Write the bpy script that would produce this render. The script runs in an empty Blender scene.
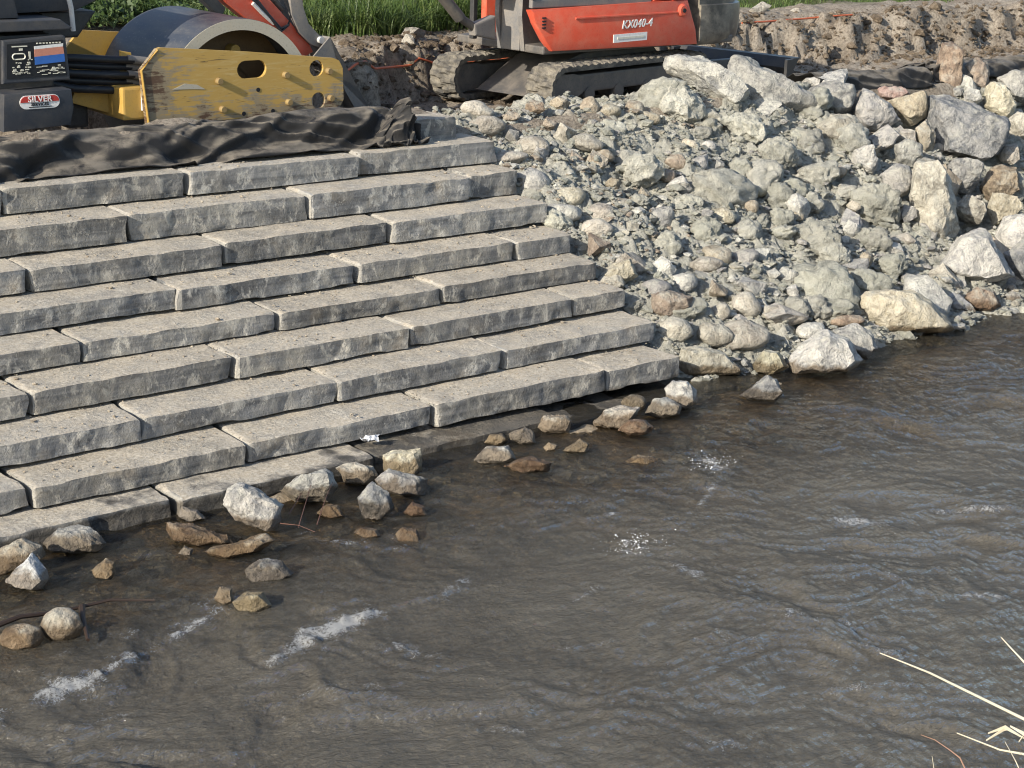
import bpy, bmesh, math, random
import numpy as np
from mathutils import Vector, Matrix, Euler

# ------------------------------------------------------------------ camera, sky, sun, exposure
scene = bpy.context.scene
COL = scene.collection
RIGHT = np.array([0.78745031, -0.61565885, 0.02976903])      # a person on the near bank looks along FWD
UP = np.array([0.16112388, 0.25222005, 0.95416149])
FWD = np.array([0.59494631, 0.74655826, -0.2978081])
CAM = np.array([0.0, -9.298, 3.898])
cam_data = bpy.data.cameras.new("camera")
cam_data.sensor_width = 36.0
cam_data.lens = 1700.0 / 1024.0 * 36.0
cam_data.clip_end = 2000.0
cam = bpy.data.objects.new("camera", cam_data)
COL.objects.link(cam)
cam.matrix_world = Matrix(((RIGHT[0], UP[0], -FWD[0], CAM[0]), (RIGHT[1], UP[1], -FWD[1], CAM[1]), (RIGHT[2], UP[2], -FWD[2], CAM[2]), (0, 0, 0, 1)))
scene.camera = cam

SUN_EL = math.radians(26.0)
SUN_DIR = Vector((-1.0, -0.17, 0.0)).normalized() * math.cos(SUN_EL) + Vector((0, 0, math.sin(SUN_EL)))   # towards the sun
world = bpy.data.worlds.new("World")
scene.world = world
world.use_nodes = True
wn = world.node_tree
wn.nodes.clear()
sky = wn.nodes.new("ShaderNodeTexSky")
sky.sky_type = 'NISHITA'
sky.sun_disc = False
sky.sun_elevation = SUN_EL
sky.sun_rotation = math.atan2(SUN_DIR.x, SUN_DIR.y)
sky.air_density = 1.0
sky.dust_density = 1.0
bg = wn.nodes.new("ShaderNodeBackground")
bg.inputs['Strength'].default_value = 0.15
wo = wn.nodes.new("ShaderNodeOutputWorld")
wn.links.new(sky.outputs[0], bg.inputs[0])
wn.links.new(bg.outputs[0], wo.inputs[0])

sd = bpy.data.lights.new("sun", 'SUN')
sd.energy = 5.0
sd.angle = math.radians(0.5)
sd.color = (1.0, 0.925, 0.80)
sun = bpy.data.objects.new("sun", sd)
sun.rotation_euler = (-SUN_DIR).to_track_quat('-Z', 'Y').to_euler()
sun.location = (0, 0, 30)
COL.objects.link(sun)

scene.view_settings.view_transform = 'Standard'
scene.view_settings.look = 'None'
scene.view_settings.gamma = 1.0
scene.view_settings.use_curve_mapping = False
scene.view_settings.exposure = 0.55
scene.cycles.filter_width = 1.1
scene.cycles.max_bounces = 6
scene.cycles.transparent_max_bounces = 8

# ------------------------------------------------------------------ helpers
rng = np.random.default_rng(7)
rnd = random.Random(11)


def _hash(ix, iy, iz, seed):
    h = (ix.astype(np.int64) * 374761393 + iy.astype(np.int64) * 668265263 + iz.astype(np.int64) * 2147483647 + seed * 974634777) & 0xFFFFFFFF
    h = ((h ^ (h >> 13)) * 1274126177) & 0xFFFFFFFF
    h = ((h ^ (h >> 16)) * 2246822519) & 0xFFFFFFFF
    h = h ^ (h >> 15)
    return (h & 0xFFFFFF).astype(np.float64) / 0xFFFFFF * 2 - 1


def vnoise(x, y, z=None, seed=0):
    x = np.asarray(x, float); y = np.asarray(y, float)
    z = np.zeros_like(x) if z is None else np.asarray(z, float)
    ix = np.floor(x); iy = np.floor(y); iz = np.floor(z)
    fx = x - ix; fy = y - iy; fz = z - iz
    ux = fx * fx * fx * (fx * (fx * 6 - 15) + 10); uy = fy * fy * fy * (fy * (fy * 6 - 15) + 10); uz = fz * fz * fz * (fz * (fz * 6 - 15) + 10)
    r = 0
    for dx in (0, 1):
        for dy in (0, 1):
            for dz in (0, 1):
                w = (ux if dx else 1 - ux) * (uy if dy else 1 - uy) * (uz if dz else 1 - uz)
                r = r + w * _hash(ix + dx, iy + dy, iz + dz, seed)
    return r


def fbm(x, y, z=None, oct=4, seed=0, gain=.5, lac=2.03):
    a = 1.0; s = 0; f = 1.0
    for o in range(oct):
        s = s + a * vnoise(np.asarray(x) * f + o * 17.3, np.asarray(y) * f - o * 9.1, None if z is None else np.asarray(z) * f + o * 5.7, seed + o * 31)
        a *= gain; f *= lac
    return s


def ridged(x, y, z=None, oct=4, seed=0):
    a = 1.0; s = 0; f = 1.0
    for o in range(oct):
        s = s + a * (1 - 2 * np.abs(vnoise(np.asarray(x) * f + o * 7.7, np.asarray(y) * f + o * 3.1, None if z is None else np.asarray(z) * f, seed + o * 13)))
        a *= .5; f *= 2.1
    return s


def sstep(a, b, x):
    t = np.clip((np.asarray(x, float) - a) / (b - a), 0, 1)
    return t * t * (3 - 2 * t)


def tag(o, label=None, cat=None, group=None, kind=None):
    if label: o["label"] = label
    if cat: o["category"] = cat
    if group: o["group"] = group
    if kind: o["kind"] = kind
    return o


def link(o, parent=None):
    COL.objects.link(o)
    if parent is not None:
        o.parent = parent
    return o


def mesh_np(name, verts, faces, mat=None, smooth=False):
    me = bpy.data.meshes.new(name)
    verts = np.asarray(verts, np.float32)
    faces = np.asarray(faces, np.int32)
    n = faces.shape[1]
    me.vertices.add(len(verts)); me.vertices.foreach_set("co", verts.ravel())
    me.loops.add(faces.size); me.loops.foreach_set("vertex_index", faces.ravel())
    me.polygons.add(len(faces)); me.polygons.foreach_set("loop_start", np.arange(0, faces.size, n, dtype=np.int32))
    me.polygons.foreach_set("use_smooth", np.full(len(faces), smooth, dtype=bool))
    me.update(calc_edges=True)
    me.validate()
    if mat: me.materials.append(mat)
    return me


def grid_faces(nx, ny):
    i = np.arange((nx - 1) * (ny - 1)); r = i // (nx - 1); c = i % (nx - 1)
    a = r * nx + c
    return np.stack([a, a + 1, a + nx + 1, a + nx], 1)


def obj(name, me, parent=None, loc=None):
    o = bpy.data.objects.new(name, me)
    link(o, parent)
    if loc is not None: o.location = loc
    return o


def empty(name, loc, rz=0.0):
    o = bpy.data.objects.new(name, None)
    o.empty_display_size = .2
    o.location = loc; o.rotation_euler = (0, 0, rz)
    return link(o)


class MB:
    """Collects boxes, prisms, tubes and lathes; build() links them as one mesh object."""
    def __init__(self): self.bm = bmesh.new()

    def _xf(self, vs, m):
        if m is not None: bmesh.ops.transform(self.bm, matrix=m, verts=vs)

    def box(self, x0, x1, y0, y1, z0, z1, m=None, bev=0.0):
        r = bmesh.ops.create_cube(self.bm, size=1.0)
        for v in r['verts']:
            v.co = Vector((x0 + (v.co.x + .5) * (x1 - x0), y0 + (v.co.y + .5) * (y1 - y0), z0 + (v.co.z + .5) * (z1 - z0)))
        vs = r['verts']
        if bev > 0:
            es = list({e for v in vs for e in v.link_edges})
            rr = bmesh.ops.bevel(self.bm, geom=es, offset=bev, segments=2, affect='EDGES', profile=.6)
            vs = list({v for f in rr['faces'] for v in f.verts} | {v for v in vs if v.is_valid})
        self._xf(vs, m)
        return self

    def prism(self, pts, y0, y1, m=None, bev=0.0):
        """outline in x,z extruded along y"""
        a = [self.bm.verts.new((p[0], y0, p[1])) for p in pts]
        b = [self.bm.verts.new((p[0], y1, p[1])) for p in pts]
        n = len(pts)
        fs = [self.bm.faces.new(a), self.bm.faces.new(b[::-1])]
        for i in range(n):
            fs.append(self.bm.faces.new((a[i], b[i], b[(i + 1) % n], a[(i + 1) % n])))
        vs = a + b
        if bev > 0:
            es = list({e for f in fs[:2] for e in f.edges})
            rr = bmesh.ops.bevel(self.bm, geom=es, offset=bev, segments=2, affect='EDGES', profile=.6)
            vs = list({v for f in rr['faces'] for v in f.verts} | {v for v in vs if v.is_valid})
        self._xf(vs, m)
        return self

    def tube(self, pts, r, seg=8, cap=True):
        pts = [Vector(p) for p in pts]
        n = len(pts)
        rs = r if isinstance(r, (list, tuple)) else [r] * n
        rings = []
        for i, p in enumerate(pts):
            d = (pts[min(i + 1, n - 1)] - pts[max(i - 1, 0)]).normalized()
            u = d.cross(Vector((0, 0, 1)) if abs(d.z) < .9 else Vector((1, 0, 0))).normalized()
            w = d.cross(u)
            rings.append([self.bm.verts.new(p + (u * math.cos(2 * math.pi * k / seg) + w * math.sin(2 * math.pi * k / seg)) * rs[i]) for k in range(seg)])
        for i in range(n - 1):
            for k in range(seg):
                self.bm.faces.new((rings[i][k], rings[i][(k + 1) % seg], rings[i + 1][(k + 1) % seg], rings[i + 1][k]))
        if cap:
            self.bm.faces.new(rings[0][::-1]); self.bm.faces.new(rings[-1])
        return self

    def lathe(self, prof, c, axis='Y', seg=32, closed=False):
        """profile of (radius, offset along the axis) turned about the axis through c"""
        c = Vector(c); rings = []
        for r, t in prof:
            ring = []
            for k in range(seg):
                a = 2 * math.pi * k / seg
                if axis == 'Y': p = Vector((math.cos(a) * r, t, math.sin(a) * r))
                elif axis == 'X': p = Vector((t, math.cos(a) * r, math.sin(a) * r))
                else: p = Vector((math.cos(a) * r, math.sin(a) * r, t))
                ring.append(self.bm.verts.new(c + p))
            rings.append(ring)
        m = len(rings)
        for i in range(m if closed else m - 1):
            A = rings[i]; B = rings[(i + 1) % m]
            for k in range(seg):
                self.bm.faces.new((A[k], A[(k + 1) % seg], B[(k + 1) % seg], B[k]))
        if not closed:
            if prof[0][0] > 1e-6: self.bm.faces.new(rings[0][::-1])
            if prof[-1][0] > 1e-6: self.bm.faces.new(rings[-1])
        return self

    def build(self, name, mat, parent=None, smooth=False, label=None):
        bmesh.ops.remove_doubles(self.bm, verts=self.bm.verts, dist=1e-6)
        bmesh.ops.recalc_face_normals(self.bm, faces=self.bm.faces)
        me = bpy.data.meshes.new(name)
        self.bm.to_mesh(me); self.bm.free()
        if mat: me.materials.append(mat)
        if smooth:
            me.polygons.foreach_set("use_smooth", np.ones(len(me.polygons), bool))
            me.set_sharp_from_angle(angle=math.radians(40))
        o = obj(name, me, parent)
        if label: o["label"] = label
        return o


# ------------------------------------------------------------------ materials
def lin(c):
    return tuple(c) + (1.0,)


class NT:
    def __init__(self, name):
        self.m = bpy.data.materials.new(name); self.m.use_nodes = True
        self.t = self.m.node_tree; self.t.nodes.clear()
        self.out = self.n('ShaderNodeOutputMaterial')
        self.bsdf = self.n('ShaderNodeBsdfPrincipled')
        self.l(self.bsdf.outputs[0], self.out.inputs['Surface'])

    def n(self, t, **kw):
        x = self.t.nodes.new(t)
        for k, v in kw.items():
            if k in x.inputs: x.inputs[k].default_value = v
            else: setattr(x, k, v)
        return x

    def l(self, a, b): self.t.links.new(a, b)

    def coord(self, kind='Object', scale=(1, 1, 1), rand=0.0):
        tc = self.n('ShaderNodeTexCoord')
        src = tc.outputs[kind]
        if kind == 'World':
            pass
        mp = self.n('ShaderNodeMapping'); mp.inputs['Scale'].default_value = scale
        self.l(src, mp.inputs['Vector'])
        if rand:
            oi = self.n('ShaderNodeObjectInfo')
            mul = self.n('ShaderNodeMath', operation='MULTIPLY'); mul.inputs[1].default_value = rand
            self.l(oi.outputs['Random'], mul.inputs[0])
            cb = self.n('ShaderNodeCombineXYZ')
            for k in range(3): self.l(mul.outputs[0], cb.inputs[k])
            self.l(cb.outputs[0], mp.inputs['Location'])
        return mp.outputs[0]

    def world(self, scale=(1, 1, 1)):
        g = self.n('ShaderNodeNewGeometry')
        mp = self.n('ShaderNodeMapping'); mp.inputs['Scale'].default_value = scale
        self.l(g.outputs['Position'], mp.inputs['Vector'])
        return mp.outputs[0]

    def noise(self, vec, scale, detail=4, rough=.6, dist=0.0, ntype='FBM'):
        x = self.n('ShaderNodeTexNoise'); x.inputs['Scale'].default_value = scale; x.inputs['Detail'].default_value = detail
        x.inputs['Roughness'].default_value = rough; x.inputs['Distortion'].default_value = dist
        self.l(vec, x.inputs['Vector'])
        return x.outputs['Fac']

    def voro(self, vec, scale, feature='F1', out='Distance', rand=1.0):
        x = self.n('ShaderNodeTexVoronoi'); x.feature = feature; x.inputs['Scale'].default_value = scale
        x.inputs['Randomness'].default_value = rand
        self.l(vec, x.inputs['Vector'])
        return x.outputs[out]

    def ramp(self, fac, stops, interp='LINEAR'):
        r = self.n('ShaderNodeValToRGB'); r.color_ramp.interpolation = interp
        e = r.color_ramp.elements
        while len(e) < len(stops): e.new(.5)
        for k, (p, c) in enumerate(stops):
            e[k].position = p
            e[k].color = lin(c) if not isinstance(c, (int, float)) else (c, c, c, 1)
        self.l(fac, r.inputs['Fac'])
        return r.outputs['Color']

    def mix(self, fac, a, b, mode='MIX'):
        x = self.n('ShaderNodeMix', data_type='RGBA', blend_type=mode)
        for s, v in ((x.inputs[0], fac), (x.inputs[6], a), (x.inputs[7], b)):
            if hasattr(v, 'is_linked'): self.l(v, s)
            elif isinstance(v, (int, float)): s.default_value = v
            else: s.default_value = lin(v)
        return x.outputs[2]

    def math(self, op, a, b=0.0, clamp=False):
        x = self.n('ShaderNodeMath', operation=op, use_clamp=clamp)
        for s, v in ((x.inputs[0], a), (x.inputs[1], b)):
            if hasattr(v, 'is_linked'): self.l(v, s)
            else: s.default_value = v
        return x.outputs[0]

    def sep(self, vec, k):
        x = self.n('ShaderNodeSeparateXYZ'); self.l(vec, x.inputs[0]); return x.outputs[k]

    def bump(self, h, strength, dist, prev=None):
        b = self.n('ShaderNodeBump'); b.inputs['Strength'].default_value = strength; b.inputs['Distance'].default_value = dist
        self.l(h, b.inputs['Height'])
        if prev is not None: self.l(prev, b.inputs['Normal'])
        return b.outputs['Normal']

    def done(self, color=None, rough=.8, normal=None, metal=0.0, spec=.3):
        if color is not None:
            if hasattr(color, 'is_linked'): self.l(color, self.bsdf.inputs['Base Color'])
            else: self.bsdf.inputs['Base Color'].default_value = lin(color)
        if hasattr(rough, 'is_linked'): self.l(rough, self.bsdf.inputs['Roughness'])
        else: self.bsdf.inputs['Roughness'].default_value = rough
        self.bsdf.inputs['Metallic'].default_value = metal
        self.bsdf.inputs['Specular IOR Level'].default_value = spec
        if normal is not None: self.l(normal, self.bsdf.inputs['Normal'])
        return self.m


def rock_mat(name, base, dark, light, kind='rock', wet=False, speck=.25):
    n = NT(name)
    v = n.world() if kind == 'clay' else n.coord('Object', rand=37.0)
    vw = n.world()
    big = n.noise(vw, 3.0, 4, .6, .4)
    fine = n.noise(vw, 55.0, 5, .7)
    mid = n.noise(vw, 14.0, 5, .65, .6)
    c = n.ramp(big, [(.34, dark), (.5, base), (.66, light)])
    c = n.mix(n.ramp(mid, [(.42, 0.0), (.60, .8)]), c, light)
    c = n.mix(n.ramp(n.noise(vw, 9.0, 6, .75, 1.0), [(.50, 0.0), (.64, .75)]), c, dark)
    c = n.mix(n.ramp(fine, [(.36, speck), (.5, 0.0)]), c, tuple(k * .35 for k in dark))
    oi = n.n('ShaderNodeObjectInfo')
    val = n.math('ADD', n.math('MULTIPLY', oi.outputs['Random'], .42), .80)
    hs = n.n('ShaderNodeHueSaturation'); n.l(val, hs.inputs['Value']); n.l(c, hs.inputs['Color'])
    hue = n.math('ADD', n.math('MULTIPLY', n.math('FRACT', n.math('MULTIPLY', oi.outputs['Random'], 13.7)), .03), .485)
    n.l(hue, hs.inputs['Hue'])
    c = hs.outputs[0]
    rough = .88
    # crack lines and thin mud on the rock
    g = n.n('ShaderNodeNewGeometry')
    up = n.sep(g.outputs['Normal'], 2)
    mud = n.math('MULTIPLY', n.ramp(n.noise(vw, 7.0, 4, .7, .3), [(.48, 0.0), (.66, .7)]), n.ramp(up, [(.1, .15), (.7, 1.0)]))
    c = n.mix(mud, c, (.43, .415, .35))
    if wet:
        z = n.sep(g.outputs['Position'], 2)
        w = n.math('ADD', z, n.math('MULTIPLY', n.noise(vw, 9.0, 3), .12))
        wf = n.ramp(w, [(.045, 1.0), (.075, 0.0)])
        c = n.mix(n.math('MULTIPLY', wf, .82), c, n.mix(1.0, c, (.34, .265, .19), 'MULTIPLY'))
        rough = n.math('SUBTRACT', .88, n.math('MULTIPLY', wf, .5))
    hgt = n.math('ADD', n.math('MULTIPLY', mid, .7), n.math('MULTIPLY', fine, .5))
    if kind == 'clay':
        hgt = n.math('ADD', hgt, n.math('MULTIPLY', n.noise(vw, 22.0, 6, .8, .4), 1.0))
        nm = n.bump(hgt, .9, .055)
    else:
        hgt = n.math('ADD', hgt, n.math('MULTIPLY', n.voro(vw, 11.0, 'DISTANCE_TO_EDGE'), .5))
        nm = n.bump(hgt, 1.0, .045)
    return n.done(c, rough, nm, spec=.25)


COLS = {'white': ((.40, .385, .35), (.20, .20, .195), (.54, .52, .46)), 'cream': ((.365, .33, .27), (.20, .18, .15), (.49, .455, .385)),
        'yellow': ((.41, .365, .265), (.24, .21, .155), (.53, .485, .38)), 'tan': ((.33, .27, .20), (.19, .155, .12), (.43, .37, .285)),
        'grey': ((.29, .28, .265), (.16, .16, .16), (.41, .39, .35)), 'dark': ((.20, .205, .21), (.10, .105, .11), (.36, .35, .33)),
        'brown': ((.245, .185, .13), (.13, .10, .075), (.38, .30, .21)), 'pink': ((.33, .235, .195), (.19, .14, .12), (.43, .33, .28)),
        'clay': ((.385, .378, .322), (.26, .257, .225), (.53, .515, .44)), 'orange': ((.33, .255, .18), (.17, .13, .095), (.46, .38, .29)),
        'blue': ((.42, .43, .44), (.19, .21, .24), (.60, .60, .58))}
ROCKM = {k: rock_mat('rock_' + k, *v, kind='clay' if k == 'clay' else 'rock', speck=.15 if k == 'clay' else .3) for k, v in COLS.items()}
WETM = {k: rock_mat('river_rock_' + k, *v, wet=True) for k, v in COLS.items() if k != 'clay'}


def slab_mat():
    n = NT('slab_stone')
    vo = n.coord('Object', rand=53.0)
    vw = n.world()
    oi = n.n('ShaderNodeObjectInfo')
    g = n.n('ShaderNodeNewGeometry')
    up = n.sep(g.outputs['Normal'], 2)
    lay = n.coord('Object', scale=(1.2, 1.2, 26), rand=53.0)
    band = n.noise(lay, 1.0, 4, .6, .5)
    c = n.ramp(band, [(.3, (.125, .131, .138)), (.5, (.225, .231, .236)), (.7, (.33, .331, .326))])
    pat = n.noise(vo, 5.0, 5, .65, .6)
    c = n.mix(n.ramp(pat, [(.46, 0.0), (.62, .6)]), c, (.40, .385, .345))
    c = n.mix(n.ramp(n.noise(vo, 3.0, 5, .7, .5), [(.52, 0.0), (.66, .6)]), c, (.10, .10, .10))
    rust = n.noise(vo, 2.2, 3, .6, .3)
    c = n.mix(n.ramp(rust, [(.58, 0.0), (.75, .5)]), c, (.30, .235, .15))
    # chalky scrape marks running down the split faces
    st = n.noise(n.coord('Object', scale=(10, 10, 6), rand=53.0), 1.0, 6, .74, .4)
    c = n.mix(n.ramp(st, [(.53, 0.0), (.61, .85)]), c, (.54, .525, .48))
    fine = n.noise(vw, 70.0, 4, .7)
    c = n.mix(n.ramp(fine, [(.34, .22), (.46, 0.0)]), c, (.09, .088, .085))
    c = n.mix(n.math('MULTIPLY', n.math('FRACT', n.math('MULTIPLY', oi.outputs['Random'], 7.3)), .28), c, n.mix(1.0, c, (1.0, .88, .68), 'MULTIPLY'))
    val = n.math('ADD', n.math('MULTIPLY', oi.outputs['Random'], .42), .80)
    hs = n.n('ShaderNodeHueSaturation'); n.l(val, hs.inputs['Value']); n.l(c, hs.inputs['Color'])
    c = hs.outputs[0]
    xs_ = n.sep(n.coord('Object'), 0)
    c = n.mix(n.ramp(n.math('MULTIPLY', xs_, 10.0), [(.20, .8), (.27, 0.0)]), c, (.50, .475, .42))  # left end of each slab painted paler, standing in for sunlight on the joint
    # dust and grit lying on the treads
    d1 = n.noise(vw, 4.0, 5, .7, .3); d2 = n.noise(vw, 48.0, 5, .8)
    dust = n.mix(n.ramp(d2, [(.38, 0.0), (.62, 1.0)]), (.30, .255, .19), (.56, .50, .405))
    dust = n.mix(n.ramp(n.noise(vw, 9.0, 5, .75, .3), [(.52, 0.0), (.66, .5)]), dust, (.42, .35, .255))
    df = n.math('MULTIPLY', n.ramp(up, [(.72, 0.0), (.93, 1.0)]), n.ramp(d1, [(.32, .45), (.62, 1.0)]))
    z = n.sep(g.outputs['Position'], 2)
    wz = n.math('ADD', z, n.math('MULTIPLY', n.noise(vw, 4.0, 4, .6), .16))
    wet = n.ramp(wz, [(.045, 1.0), (.07, 0.0)])
    df = n.math('MULTIPLY', df, n.math('SUBTRACT', 1.0, wet))
    c = n.mix(df, c, dust)
    c = n.mix(n.math('MULTIPLY', wet, .85), c, n.mix(1.0, c, (.30, .27, .235), 'MULTIPLY'))
    h = n.math('ADD', n.math('MULTIPLY', n.noise(vw, 20.0, 6, .72, .2), .9), n.math('MULTIPLY', d2, .45))
    h = n.math('ADD', h, n.math('MULTIPLY', st, .6))
    h = n.math('MULTIPLY', n.math('SUBTRACT', h, .975), n.math('SUBTRACT', 1.0, n.math('MULTIPLY', df, .85)))
    nm = n.bump(h, 1.0, .04)
    return n.done(c, n.math('SUBTRACT', .9, n.math('MULTIPLY', wet, .45)), nm, spec=.25)


def soil_mat(name, dark, mid, light, bump=.05):
    n = NT(name)
    vw = n.world()
    a = n.noise(vw, 2.2, 6, .65, .4); b = n.noise(vw, 26.0, 5, .75, .3); d = n.noise(vw, 90.0, 3, .7)
    c = n.ramp(a, [(.32, dark), (.5, mid), (.68, light)])
    c = n.mix(n.ramp(b, [(.35, .7), (.55, 0.0)]), c, tuple(k * .55 for k in dark))
    c = n.mix(n.ramp(b, [(.55, 0.0), (.75, .6)]), c, tuple(min(1, k * 1.35) for k in light))
    h = n.math('ADD', b, n.math('MULTIPLY', d, .4))
    return n.done(c, .95, n.bump(h, 1.0, bump), spec=.15)


def paint_mat(name, col, rough=.45, dirt=.35, dirtcol=(.30, .25, .19), metal=0.0, scale=6.0, spec=.5):
    n = NT(name)
    v = n.coord('Object')
    a = n.noise(v, scale, 6, .7, .4); b = n.noise(v, scale * 9, 4, .7)
    f = n.math('MULTIPLY', n.ramp(a, [(.40, 0.0), (.72, 1.0)]), dirt)
    c = n.mix(f, col, dirtcol)
    c = n.mix(n.ramp(b, [(.33, .5 * min(1, dirt * 2)), (.45, 0.0)]), c, tuple(k * .5 for k in col))
    r = n.math('ADD', n.math('MULTIPLY', f, .4), rough)
    return n.done(c, r, n.bump(b, .25, .004), metal=metal, spec=spec)


def flat_mat(name, col, rough=.6, spec=.4):
    n = NT(name)
    v = n.coord('Object')
    b = n.noise(v, 30.0, 4, .7)
    c = n.mix(n.ramp(b, [(.35, .3), (.55, 0.0)]), col, tuple(k * .6 for k in col))
    return n.done(c, rough, spec=spec)


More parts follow.
